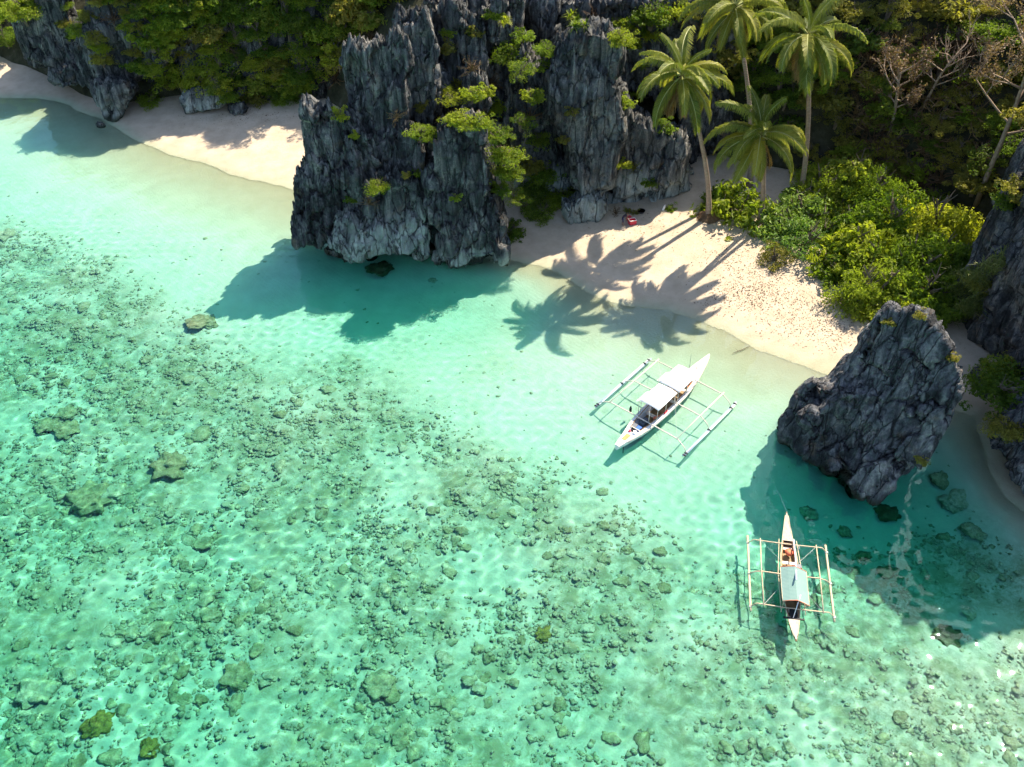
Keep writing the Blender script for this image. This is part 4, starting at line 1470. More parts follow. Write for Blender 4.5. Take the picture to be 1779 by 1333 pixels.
t = NT('weedy_stone')
v3 = t.pos((1, 1, 1))
c = t.ramp(t.noise(v3, 1.6, 8, 0.75), [(0.35, (0.08, 0.095, 0.05)), (0.6, (0.17, 0.18, 0.09)), (0.8, (0.30, 0.29, 0.17))])
t.principled(c, 0.95, 0.1, t.bump(t.noise(v3, 5.0, 6, 0.7), 1.0, 0.15))
M['coral_dark'] = t.m


def ico(sub):
    bm = bmesh.new()
    bmesh.ops.create_icosphere(bm, subdivisions=sub, radius=1.0)
    V = np.array([tuple(v.co) for v in bm.verts])
    F = np.array([[v.index for v in f.verts] for f in bm.faces])
    bm.free()
    return V, F


IV1, IF1 = ico(1)
IV2, IF2 = ico(2)
IV3, IF3 = ico(3)
IV4, IF4 = ico(4)


def coral_shape(V, seed, knob=0.22):
    r = np.random.default_rng(seed)
    f1, f2, cid = voronoi(V * 1.9 + seed * 3.1, seed)
    d = 1 + 0.55 * perlin(V * 1.1 + seed, seed) + 2 * knob * (0.5 - f1) + 0.22 * perlin(V * 2.9, seed + 5) + .12 * perlin(V * 6.1, seed + 6)
    W = V * d[:, None] * np.array([1, r.uniform(.7, 1.0), r.uniform(.26, .42)])
    return W


HEADS = [mesh_np('coral_head', coral_shape(IV3, 300 + k), IF3, True) for k in range(8)]
YHEADS = [mesh_np('coral_head', coral_shape(IV4, 330 + k, .4), IF4, True) for k in range(3)]
BIGHEADS = [mesh_np('coral_head', coral_shape(IV4, 340 + k, .3), IF4, True) for k in range(4)]


def reef_at(x, y):
    i = np.clip(np.searchsorted(gx, x), 0, len(gx) - 1)
    j = np.clip(np.searchsorted(gy, y), 0, len(gy) - 1)
    return GREEF[j, i], GZ[j, i]


def coral(x, y, s, label, group, mesh=None, mat='coral', rz=None, sink=0.12):
    q = px(x, y, -1.6)
    z = gz(q.x, q.y)
    q = px(x, y, z)
    o = link('coral_head', with_mat(mesh or rnd.choice(HEADS), mat), loc=(q.x, q.y, gz(q.x, q.y) + s * sink), rot=(rnd.uniform(-.2, .2), rnd.uniform(-.2, .2), rnd.uniform(0, 6.28) if rz is None else rz), scale=s)
    o.cycles.is_caustics_receiver = True
    return tag(o, label, 'coral', group)


for x, y, s, lb, mt in (
        (165, 885, 1.75, 'largest brown coral boulder in the left of the reef flat', 'coral'),
        (205, 872, 1.05, 'brown coral lump joined to the right of the largest coral boulder', 'coral'),
        (176, 1272, 1.05, 'yellow green coral head near the lower left corner', 'coral_yellow'),
        (268, 1312, 0.65, 'small pale yellow coral right of the yellow green head', 'coral_yellow'),
        (945, 1112, 0.62, 'lone yellowish coral head at the bottom middle', 'coral_yellow'),
        (357, 566, 1.45, 'flat brown coral patch on bare sand near the shadow tip', 'coral'),
        (320, 706, 0.62, 'round brown coral standing alone right of the left cluster', 'coral'),
        (88, 752, 1.0, 'dark left coral of the trio at the left side', 'coral'), (124, 730, 1.0, 'upper coral of the trio at the left side', 'coral'),
        (122, 758, 1.0, 'lower right coral of the trio at the left side', 'coral'), (345, 770, 1.1, 'dark coral clump at the middle left of the reef', 'coral'),
        (300, 818, 1.5, 'broad low coral clump left of centre', 'coral'), (678, 736, 0.85, 'dark coral head at the upper edge of the reef near centre', 'coral'),
        (15, 415, 1.1, 'brown coral at the far left edge by the clear sand', 'coral'), (72, 1212, 1.2, 'dark coral mound at the lower left edge', 'coral'),
        (660, 1200, 1.0, 'coral mound at the bottom centre', 'coral'), (420, 1190, 1.1, 'brown coral cluster at the lower left centre', 'coral'),
        (1655, 880, 1.15, 'slab shaped submerged rock in the shade right of the leaning boulder', 'coral'), (1632, 840, 0.8, 'submerged rock touching the slab in the shade', 'coral'),
        (1462, 936, 0.6, 'dark submerged rock at the shadow edge beside the small boat', 'coral'), (1535, 905, 0.9, 'dark weedy rock under water below the leaning boulder tip', 'coral'),
        (1400, 905, 0.7, 'dim submerged rock left of the small boat bow in shade', 'coral'),
        (1690, 930, 0.9, 'dim submerged rock off the right cliff', 'coral'), (1640, 1110, 0.9, 'green weedy rock in the sunlit shallows right of the small boat', 'coral'),
        (660, 472, 1.3, 'dark submerged shelf under the pale overhang', 'coral'), (752, 490, 0.45, 'small sunken stone in front of the headland tower', 'coral')):
    coral(x, y, s, lb, 'distinct coral heads', YHEADS[int(x) % 3] if mt != 'coral' else BIGHEADS[int(x + y) % 4], 'coral_dark' if 'weedy' in lb or 'shelf' in lb else mt)

# the larger heads of the reef flat, one object each
RMARK = [('at the far left edge of the reef', 20, 520), ('around the three dark corals at the left', 130, 720), ('around the largest brown coral boulder', 200, 900), ('left of the lower left corner head', 60, 1100), ('near the yellow green head at lower left', 220, 1250),
         ('below the headland shadow tip', 420, 660), ('in the upper middle of the reef', 620, 720), ('in the left centre of the reef', 420, 920), ('at the bottom left of centre', 480, 1200), ('in the very centre of the picture', 760, 900),
         ('at the bottom centre', 780, 1230), ('down from the white boat', 1000, 880), ('near the lone yellowish head', 960, 1090), ('left of the small boat', 1200, 1020), ('below the small boat', 1330, 1220), ('right of the small boat', 1560, 1060), ('in the lower right corner', 1640, 1240)]
placed = []
cnt = 0
cr = random.Random(77)
while cnt < 270 and len(placed) < 4000:
    x, y = cr.uniform(-10, 1790), cr.uniform(385, 1340)
    placed.append((x, y))
    q = px(x, y, -1.8)
    rf, z_ = reef_at(q.x, q.y)
    dens = float(perlin(np.array([[q.x / 9, q.y / 9, 3.3]]), 60)[0])
    if cr.random() > rf * (0.25 + 1.5 * dens + (0.25 if x < 500 else 0)):
        continue
    s_ = cr.uniform(0.34, 0.62) * (1.35 if cr.random() < .12 else 1)
    coral(x, y, s_, f'{"large" if s_ > .6 else ("small" if s_ < .45 else "mid sized")} coral head {min(RMARK, key=lambda m: (m[1] - x) ** 2 + (m[2] - y) ** 2)[0]}', 'coral heads of the reef flat', sink=0.02)
    cnt += 1

# everything smaller: one mass of rubble
rr = np.random.default_rng(66)
NV, NF = [], []
shapes = [coral_shape(IV1, 360 + k, .3) for k in range(8)]
n_try = 420000
X = rr.uniform(-66, 44, n_try)
Y = rr.uniform(24, 105, n_try)
vis = np.abs(X) < (0.58 * (Y * CP + CAM_H * SP) + 2)
rf, zz = reef_at(X, Y)
pp = np.stack([X, Y, 0 * X], 1)
dn = 0.30 + 0.22 * smooth(5, -45, X) + 1.5 * fbm(pp / 7.0, 3, 61) + 1.1 * fbm(pp / 2.0, 2, 62)
ok = vis & (zz < -0.5) & (rr.uniform(0, 1, n_try) < rf * np.clip(dn, 0.02, 1) * 0.46 + 0.002)
X, Y, zz = X[ok], Y[ok], zz[ok]
S = 0.07 + 0.32 * rr.beta(1.0, 3.6, len(X))
A_ = rr.uniform(0, 6.28, len(X))
off = 0
for k in range(8):
    m_ = np.arange(len(X)) % 8 == k
    x, y, z, s, a = X[m_], Y[m_], zz[m_], S[m_], A_[m_]
    B = shapes[k]
    ca, sa = np.cos(a)[:, None], np.sin(a)[:, None]
    vx = (B[None, :, 0] * ca - B[None, :, 1] * sa) * s[:, None] + x[:, None]
    vy = (B[None, :, 0] * sa + B[None, :, 1] * ca) * s[:, None] + y[:, None]
    vz = B[None, :, 2] * s[:, None] * rr.uniform(.32, .68, len(x))[:, None] + z[:, None]
    NV.append(np.stack([vx, vy, vz], -1).reshape(-1, 3))
    NF.append((IF1[None] + (np.arange(len(x)) * len(B))[:, None, None]).reshape(-1, 3) + off)
    off += len(NV[-1])
rub = link('coral_rubble', mesh_np('coral_rubble', np.concatenate(NV), np.concatenate(NF), True), M['coral'])
tag(rub, 'small coral rubble and weed covering the shallow reef flat', 'coral', kind='stuff')
rub.cycles.is_caustics_receiver = True
print('rubble pieces', len(X))

# ------------------------------------------------------------------ outrigger boats
M['white'] = mat_plain('white_boat_paint', (0.78, 0.77, 0.74), 0.45, 0.4, 0.05, 3, 0.1)
M['cream'] = mat_plain('cream_deck', (0.66, 0.58, 0.48), 0.6, 0.3, 0.12, 4, 0.1)
M['canvas'] = mat_plain('white_canopy', (0.80, 0.79, 0.77), 0.7, 0.2, 0.03, 2, 0.1)
M['wood'] = mat_plain('boat_wood', (0.33, 0.19, 0.09), 0.6, 0.3, 0.25, 5, 0.2)
M['wood_dark'] = mat_plain('dark_wood', (0.10, 0.06, 0.04), 0.7, 0.2, 0.3, 5, 0.2)
M['tan'] = mat_plain('tan_mat', (0.47, 0.27, 0.10), 0.7, 0.2, 0.2, 6)
M['blue'] = mat_plain('blue_plastic', (0.03, 0.12, 0.42), 0.4, 0.4, 0.1)
M['steel'] = mat_plain('blue_grey_pipe', (0.36, 0.42, 0.56), 0.4, 0.5, 0.12, 2)
M['pipe_white'] = mat_plain('white_pipe', (0.72, 0.73, 0.78), 0.4, 0.5, 0.06, 2)
M['black'] = mat_plain('black_rubber', (0.015, 0.015, 0.018), 0.6, 0.3)
M['engine'] = mat_plain('engine_grey', (0.11, 0.12, 0.14), 0.5, 0.4, 0.3)
M['red'] = mat_plain('red_plastic', (0.62, 0.03, 0.06), 0.4, 0.4, 0.1)
M['orange'] = mat_plain('orange_vest', (0.75, 0.20, 0.10), 0.8, 0.2, 0.2)
M['bamboo'] = mat_plain('bamboo', (0.56, 0.44, 0.29), 0.6, 0.3, 0.15, 2, 0.1)
M['rope'] = mat_plain('rope', (0.62, 0.60, 0.55), 0.9, 0.1, 0.1)
M['sheet_teal'] = None
t = NT('teal_awning')
ob = t.pos((1, 1, 1), obj=True)
wv = t.n('ShaderNodeTexWave', wave_type='BANDS', bands_direction='X')
t.l(ob, wv.inputs[0])
wv.inputs['Scale'].default_value = 2.6
wv.inputs['Distortion'].default_value = 0.6
c = t.mix(t.ramp(wv.outputs[1], [(0.0, 0), (0.25, 1)]), (0.13, 0.23, 0.205), (0.19, 0.30, 0.27))
c = t.mix(t.ramp(t.noise(ob, 1.3, 4), [(0.4, 0), (0.7, 0.4)]), c, (0.24, 0.34, 0.30))
t.principled(c, 0.75, 0.2, t.bump(wv.outputs[1], 0.3, 0.03))
M['sheet_teal'] = t.m


def lerp_tab(tab, x):
    xs = [a for a, _ in tab]
    return float(np.interp(x, xs, [b for _, b in tab]))


def hull_mesh(xs, half, sheer, keel, deck_open=None, inner=0.10):
    """Lofted hull shell: outside skin, rolled gunwale and an inside skin down to the floor."""
    mb = MB()
    n = 0
    prof = []
    for x in xs:
        w, zt, zk = lerp_tab(half, x), lerp_tab(sheer, x), lerp_tab(keel, x)
        wi_ = max(w - inner, 0.02)
        zf = min(zk + 0.35, zt - 0.05)
        prof.append([(x, -w, zt), (x, -w * .86, zk + (zt - zk) * .45), (x, -w * .42, zk + .06), (x, 0, zk), (x, w * .42, zk + .06), (x, w * .86, zk + (zt - zk) * .45), (x, w, zt),
                     (x, wi_, zt), (x, wi_ * .8, zf), (x, -wi_ * .8, zf), (x, -wi_, zt)])
    m_ = len(prof[0])
    vs = [p for r_ in prof for p in r_]
    fs = []
    for i in range(len(prof) - 1):
        for k in range(m_):
            fs.append((i * m_ + k, i * m_ + (k + 1) % m_, (i + 1) * m_ + (k + 1) % m_, (i + 1) * m_ + k))
    fs.append(tuple(range(m_)))
    fs.append(tuple((len(prof) - 1) * m_ + k for k in range(m_)))
    return mb.add(vs, fs)


def deck_mesh(x0, x1, half, sheer, inset=0.0, dz=0.012, th=0.03, n=8):
    mb = MB()
    xs = np.linspace(x0, x1, n)
    vs = []
    for x in xs:
        w, z = max(lerp_tab(half, x) - inset, 0.015), lerp_tab(sheer, x) + dz
        vs += [(x, -w, z), (x, w, z), (x, w, z + th), (x, -w, z + th)]
    fs = []
    for i in range(n - 1):
        for k in range(4):
            fs.append((i * 4 + k, i * 4 + (k + 1) % 4, (i + 1) * 4 + (k + 1) % 4, (i + 1) * 4 + k))
    fs += [(0, 1, 2, 3), tuple((n - 1) * 4 + k for k in range(4))]
    return mb.add(vs, fs)


def canopy_mesh(x0, x1, w, z, sag=0.10, th=0.04, n=9):
    mb = MB()
    vs = []
    for i in range(5):
        x = x0 + (x1 - x0) * i / 4
        for s in (0, 1):
            for k in range(n):
                y = -w + 2 * w * k / (n - 1)
                vs.append((x, y, z - sag * (y / w) ** 2 - 0.02 * math.sin(i * 1.7) + s * th))
    fs = []
    for i in range(4):
        a, b = i * 2 * n, (i + 1) * 2 * n
        for k in range(n - 1):
            fs.append((a + k, a + k + 1, b + k + 1, b + k))
            fs.append((a + n + k, b + n + k, b + n + k + 1, a + n + k + 1))
        fs.append((a, b, b + n, a + n))
        fs.append((a + n - 1, a + 2 * n - 1, b + 2 * n - 1, b + n - 1))
    for a in (0, 4 * 2 * n):
        for k in range(n - 1):
            fs.append((a + k, a + n + k, a + n + k + 1, a + k + 1))
    return mb.add(vs, fs)


# --- the white tour boat
b1 = empty('outrigger_boat', (14.03, 61.33, 0.0), (0, 0, R(49.4)))
tag(b1, 'white outrigger tour boat with two white canopies moored off the beach', 'boat')
half = [(-7.7, 0.22), (-6.8, .38), (-5.8, .56), (-4.4, .88), (-2, 1.08), (1.5, 1.08), (3.6, .86), (5.0, .58), (6.2, .32), (7.15, .04)]
sheer = [(-7.7, .85), (-5.8, .80), (-2, .82), (2, .86), (4.5, 1.05), (6.2, 1.38), (7.15, 1.68)]
keel = [(-7.7, .35), (-6.5, 0.0), (-5, -.28), (0, -.42), (4, -.32), (5.8, 0.05), (6.8, .8), (7.15, 1.5)]
hull_mesh(np.linspace(-7.7, 7.15, 26), half, sheer, keel, inner=0.34).build('hull', M['white'], b1, False)
deck_mesh(3.55, 7.05, half, sheer, 0.03).build('foredeck', M['white'], b1)
deck_mesh(-7.66, -5.5, half, sheer, 0.03).build('stern_deck', M['white'], b1)
mb = MB()
for s in (-1, 1):
    pts = [(x, s * (lerp_tab(half, x) + .02), lerp_tab(sheer, x) - .10) for x in np.linspace(-6.6, 6.9, 18)]
    mb = MB()
    mb.tube(pts, 0.045, 6)
    mb.build('rub_rail', M['cream'], b1, True)
    mb = MB()
    pts = [(x, s * (lerp_tab(half, x) - .30), lerp_tab(sheer, x) + .05) for x in np.linspace(-5.0, 3.4, 10)]
    mb.tube(pts, 0.04, 6)
    mb.build('coaming', M['wood'], b1, True)
MB().box((-0.6, 0, 0.10), (8.2, 1.15, 0.05)).build('cabin_floor', M['wood'], b1)
for k, x in enumerate((-2.3, -1.2, 0.4, 1.4, 2.4)):
    MB().box((x, 0, 0.52), (0.34, 1.3, 0.05)).build('bench', M['wood' if k % 2 else 'cream'], b1)
for x0, x1, w in ((0.12, 3.3, 1.08), (-3.05, -0.05, 1.0)):
    c_ = canopy_mesh(x0, x1, w, 2.32).build('canopy', M['canvas'], b1, True)
    for x in (x0 + .12, (x0 + x1) / 2, x1 - .12):
        for s in (-1, 1):
            mb = MB()
            mb.tube([(x, s * (w - .12), 0.75), (x, s * (w - .12), 2.24)], 0.03, 6)
            mb.build('canopy_post', M['cream'], b1, True)
        mb = MB()
        mb.tube([(x, -w + .1, 2.21), (x, 0, 2.285), (x, w - .1, 2.21)], 0.025, 6)
        mb.build('canopy_rib', M['wood'], b1, True)
# side flap
MB().box((-2.1, 1.22, 1.95), (1.6, .5, .03), rx=R(-35)).build('side_flap', M['canvas'], b1)
MB().box((1.3, 1.35, 1.95), (1.5, .55, .03), rx=R(-35)).build('side_flap', M['canvas'], b1)
for x in (3.75, 0.0, -3.75):
    pts = [(x - .25, -4.72, .30), (x - .12, -4.35, .62), (x, -3.6, .98), (x, -1.1, 1.02), (x, 1.1, 1.02), (x, 3.6, .98), (x - .12, 4.35, .62), (x - .25, 4.72, .30)]
    mb = MB()
    mb.tube(pts, [.035, .045, .052, .056, .056, .052, .045, .035], 8)
    mb.build('outrigger_beam', M['cream'], b1, True)
for s in (-1, 1):
    mb = MB()
    mb.tube([(-3.95, s * 3.56, 1.06), (0, s * 3.56, 1.09), (4.0, s * 3.56, 1.06)], .042, 8)
    mb.build('stringer', M['cream'], b1, True)
    fl = MB()
    fl.tube([(-4.45, s * 4.66, .16), (-4.2, s * 4.66, .12), (4.2, s * 4.66, .12), (4.5, s * 4.66, .20)], .065, 10)
    f_ = fl.build('float', M['steel'], b1, True)
    fl = MB()
    fl.tube([(-4.35, s * 4.80, .14), (4.35, s * 4.80, .16)], .055, 10)
    fl.build('second_pipe', M['pipe_white'], f_, True)
    for x in (-4.3, -4.0, -.25, 3.5, 4.2):
        MB().box((x, s * 4.73, .19), (.12, .30, .12)).build('lashing', M['black'], f_)
# engine bay and gear
MB().box((-3.55, .02, .48), (.95, .5, .5)).box((-3.5, .0, .80), (.5, .3, .18)).build('engine', M['engine'], b1)
MB().box((-4.72, -.22, .70), (.5, .42, .42)).build('blue_crate', M['blue'], b1)
MB().box((-4.45, .30, .66), (.75, .40, .30), rz=.2).box((-4.0, .48, .7), (.5, .3, .25), rz=-.3).build('tarpaulin', M['engine'], b1)
MB().box((-5.0, .05, .92), (.06, 1.25, .06)).build('thwart', M['cream'], b1)
MB().box((-6.35, -.02, .872), (.85, .42, .05)).build('tan_tray', M['tan'], b1)
MB().box((-5.45, -.28, .92), (.34, .28, .16), rz=.4).build('stowed_bag', M['white'], b1)
MB().box((-5.55, .18, .92), (.22, .16, .14), rz=.9).build('red_can', M['red'], b1)
for x, y in ((-2.6, -.55), (-2.3, -.62), (3.4, -.5), (2.9, -.62)):
    MB().box((x, y, .66), (.34, .26, .22), rz=x * 3).build('life_vest', M['orange'], b1)
MB().box((-1.5, -.92, .92), (.5, .12, .10)).build('red_pad', M['red'], b1)
mb = MB()
mb.tube([(4.2, .35, 1.0), (4.15, .38, 3.3)], [.025, .012], 6)
mb.build('aerial', M['engine'], b1, True)
for x, y, h in ((-.15, .95, 3.0), (-3.3, .85, 2.9), (-3.6, -.5, 2.3)):
    mb = MB()
    mb.tube([(x, y, .8), (x - .1, y, h)], .03, 6)
    mb.build('mast', M['cream'], b1, True)
mb = MB()
mb.tube([(5.2, -.12, 1.17), (5.35, .06, 1.26), (5.1, .16, 1.22), (5.0, -.1, 1.2), (5.3, -.18, 1.24)], .035, 6)
mb.build('coiled_rope', M['wood'], b1, True)
mb = MB()
mb.tube([(-3.0, 1.85, 1.05), (-3.0, 1.85, .75), (-3.0, 1.85, .35)], [.03, .12, .12], 10)
mb.build('fender', M['black'], b1, True)
mb = MB()
mb.tube([(-7.2, -.38, .55), (-7.25, -.42, -.25)], .04, 6)
mb.build('rudder_post', M['black'], b1, True)
for s in (-1, 1):
    for xa, xb in ((3.75, 0.0), (-3.75, 0.0)):
        mb = MB()
        mb.tube([(xa, s * 3.5, 1.08), (xb + (.4 if xa > 0 else -.4), s * .95, 2.2)], .012, 4)
        mb.build('stay_rope', M['rope'], b1)

# --- the small bamboo boat
b2 = empty('bamboo_outrigger_boat', (21.06, 42.34, 0.0), (0, 0, R(81.06)))
tag(b2, 'small wooden outrigger boat with a teal awning and bamboo floats', 'boat')
half2 = [(-6.0, .05), (-4.6, .30), (-3.0, .52), (-1, .64), (1.5, .62), (3.0, .42), (4.4, .24), (5.75, .035)]
sheer2 = [(-6.0, .72), (-4.5, .50), (0, .46), (3, .54), (4.8, .74), (5.75, 1.0)]
keel2 = [(-6.0, .55), (-5.0, 0.0), (-3.5, -.22), (0, -.30), (3.4, -.2), (4.8, .12), (5.75, .8)]
hull_mesh(np.linspace(-6.0, 5.75, 24), half2, sheer2, keel2, inner=0.10).build('hull', M['wood'], b2)
M['worn'] = mat_plain('worn_planking', (0.47, 0.40, 0.32), 0.8, 0.2, 0.3, 5, 0.3)
deck_mesh(3.1, 5.6, half2, sheer2, 0.02).build('foredeck', M['worn'], b2)
deck_mesh(-5.9, -3.9, half2, sheer2, 0.02).build('stern_deck', M['worn'], b2)
for s in (-1, 1):
    mb = MB()
    mb.tube([(x, s * (lerp_tab(half2, x) + .015), lerp_tab(sheer2, x) + .01) for x in np.linspace(-5.6, 5.4, 16)], .04, 6)
    mb.build('gunwale', M['bamboo'], b2, True)
    mb = MB()
    mb.tube([(-3.6, s * .86, .52), (0, s * .9, .54), (3.2, s * .66, .56)], .035, 6)
    mb.build('side_pole', M['bamboo'], b2, True)
MB().box((0.3, 0, 0.02), (6.2, .78, .04)).build('floor_boards', M['wood'], b2)
for x in (1.1, 2.5, -.6, -3.3):
    MB().box((x, 0, .36), (.26, 1.0, .04)).build('thwart', M['cream'], b2)
MB().box((2.98, 0, .36), (.25, .6, .2)).build('locker', M['wood_dark'], b2)
# awning: ridged sheet
aw = MB()
vs = []
for x in np.linspace(-3.3, -.24, 7):
    for y, z in ((-1.0, 1.36), (-.5, 1.60), (-.06, 1.78), (.42, 1.62), (.92, 1.40)):
        vs.append((x + .06 * y, y, z - .05 * math.sin((x + 3.3) / 3.06 * math.pi)))
fs = [(i * 5 + k, i * 5 + k + 1, (i + 1) * 5 + k + 1, (i + 1) * 5 + k) for i in range(6) for k in range(4)]
aw.add(vs, fs)
awn = aw.build('awning', M['sheet_teal'], b2)
sm = awn.modifiers.new('solid', 'SOLIDIFY')
sm.thickness = 0.02
edge = MB()
ring = [vs[k] for k in range(5)]
edge.tube([vs[k] for k in range(5)], .028, 5)
edge.build('edge_trim', M['orange'], awn, True)
edge = MB()
edge.tube([vs[30 + k] for k in range(5)], .028, 5)
edge.build('edge_trim', M['orange'], awn, True)
for k in (0, 4):
    edge = MB()
    edge.tube([vs[i * 5 + k] for i in range(7)], .024, 5)
    edge.build('edge_trim', M['bamboo'], awn, True)
for x in (-3.2, -.34):
    for s in (-1, 1):
        mb = MB()
        mb.tube([(x, s * .72, .45), (x, s * .86, 1.38)], .03, 6)
        mb.build('awning_post', M['bamboo'], b2, True)
for x, bx_ in ((2.76, .12), (-.2, 0.0), (-3.2, .12)):
    pts = [(x, -3.0, .20), (x + bx_, -2.6, .50), (x + .02, -2.1, .60), (x, -.7, .58), (x, .7, .58), (x + .02, 2.1, .60), (x + bx_, 2.6, .50), (x, 3.0, .20)]
    mb = MB()
    mb.tube(pts, [.04, .045, .05, .055, .055, .05, .045, .04], 8)
    mb.build('outrigger_beam', M['bamboo'], b2, True)
for s in (-1, 1):
    mb = MB()
    mb.tube([(-3.35, s * 2.13, .66), (0, s * 2.16, .67), (2.95, s * 2.13, .66)], .045, 8)
    mb.build('stringer', M['bamboo'], b2, True)
    mb = MB()
    xs = np.linspace(-3.55, 3.5, 12)
    mb.tube([(x, s * 3.0, .10 + .02 * math.sin(x * 2)) for x in xs], [.085 + .012 * (k % 2) for k in range(12)], 9)
    f_ = mb.build('float', M['bamboo'], b2, True)
    for x in (-3.2, -.2, 2.76):
        MB().box((x, s * 3.0, .17), (.12, .24, .12)).build('lashing', M['rope'], f_)
bk = MB()
n = 18
bk.tube([(2.0, -.05, .42), (2.0, -.05, .62)], [.27, .33], n, cap=False)
bk.tube([(2.0, -.05, .62), (2.0, -.05, .45)], [.28, .24], n, cap=True)
bs = bk.build('basket', M['tan'], b2, True)
bs.data.materials.clear()
bs.data.materials.append(M['orange'])
mb = MB()
mb.tube([(3.15, -.42, .75), (.6, -.30, 1.3), (-1.7, -.02, 2.05)], .06, 8)
mb.build('white_pole', M['pipe_white'], b2, True)
MB().box((.25, -.72, .62), (.55, .22, .22), rz=.5).box((.0, -.42, 1.45), (.35, .45, .16), rz=.2).build('dark_bundle', M['engine'], b2)
MB().box((-3.62, 0, .46), (.7, .5, .28)).box((-4.02, 0, .52), (.12, 1.5, .10)).build('engine', M['black'], b2)
mb = MB()
mb.tube([(-4.0, .05, .55), (-2.9, -.28, 1.95)], .035, 6)
mb.build('tiller_pole', M['pipe_white'], b2, True)
mb = MB()
mb.tube([(2.3, -.62, .6), (2.35, -.78, .7), (2.55, -.8, .72), (2.7, -.62, .68), (2.5, -.55, .62)], .02, 5)
mb.build('coiled_rope', M['rope'], b2, True)
for s, xa in ((1, -3.2), (1, 2.76), (-1, 2.76), (-1, -3.2)):
    mb = MB()
    mb.tube([(xa, s * 2.1, .66), (xa * .35, s * .62, .66)], .012, 4)
    mb.build('stay_rope', M['rope'], b2)
mb = MB()
mb.tube([(5.7, 0, 1.0), (8.0, .25, .3), (11.5, .8, -1.2)], .014, 4)
mb.build('anchor_rope', M['rope'], b2)

# ------------------------------------------------------------------ things on the sand
def beach_pt(x, y):
    q = px(x, y, 1.2)
    for _ in range(3):
        q = px(x, y, gz(q.x, q.y))
    return q


q = beach_pt(1098, 389)
bk = empty('red_bucket', q, (0, 0, .3))
tag(bk, 'red plastic crate standing on the shaded sand in front of the person', 'crate')
mb = MB()
for a, b, c_, d in ((0, .27, .80, .05), (0, -.27, .80, .05)):
    mb.box((a, b, .28), (c_, d, .52))
mb.box((.385, 0, .28), (.05, .54, .52)).box((-.385, 0, .28), (.05, .54, .52)).box((0, 0, .045), (.74, .5, .05))
mb.build('tub', M['red'], bk)
mb = MB()
mb.box((0, .29, .56), (.86, .07, .05)).box((0, -.29, .56), (.86, .07, .05)).box((.41, 0, .56), (.07, .50, .05)).box((-.41, 0, .56), (.07, .50, .05))
mb.build('rim', M['white'], bk)
q = beach_pt(1092, 381)
o = MB().box((0, 0, .16), (.5, .34, .32), rz=.5).box((0, 0, .34), (.54, .38, .05), rz=.5).build('red_cooler', M['red'], loc=q)
tag(o, 'small red box with a lid just behind the red crate', 'box')
q = beach_pt(1114, 369)
mb = MB()
mb.tube([(0, 0, .02), (0, 0, .26)], [.36, .46], 20, cap=True)
mb.tube([(0, 0, .26), (0, 0, .10)], [.42, .34], 20, cap=True)
o = mb.build('basin', M['black'], loc=q)
tag(o, 'round black basin lying on the shaded sand below the cliff', 'basin')
q = beach_pt(1152, 365)
mb = MB()
mb.tube([(0, 0, 0), (.10, 0, .45), (.13, 0, .55), (.16, 0, .68)], [.13, .12, .06, .05], 12)
o = mb.build('bottle', M['white'], loc=q)
tag(o, 'white plastic bottle leaning on the sand beside the green seedling', 'bottle')
for k, (x, y, s, lb) in enumerate(((1090, 368, .5, 'left small weed tuft behind the person'), (1103, 371, .45, 'right small weed tuft between person and basin'))):
    qq = beach_pt(x, y)
    plant('small', qq, s, 'leaf_olive', lb, 'plant', 'weeds by the person', k)
q = beach_pt(1070, 372)
plant('dry', q, .8, 'leaf_dry', 'heap of brown dry palm litter beside the person', 'plant', None, 9)


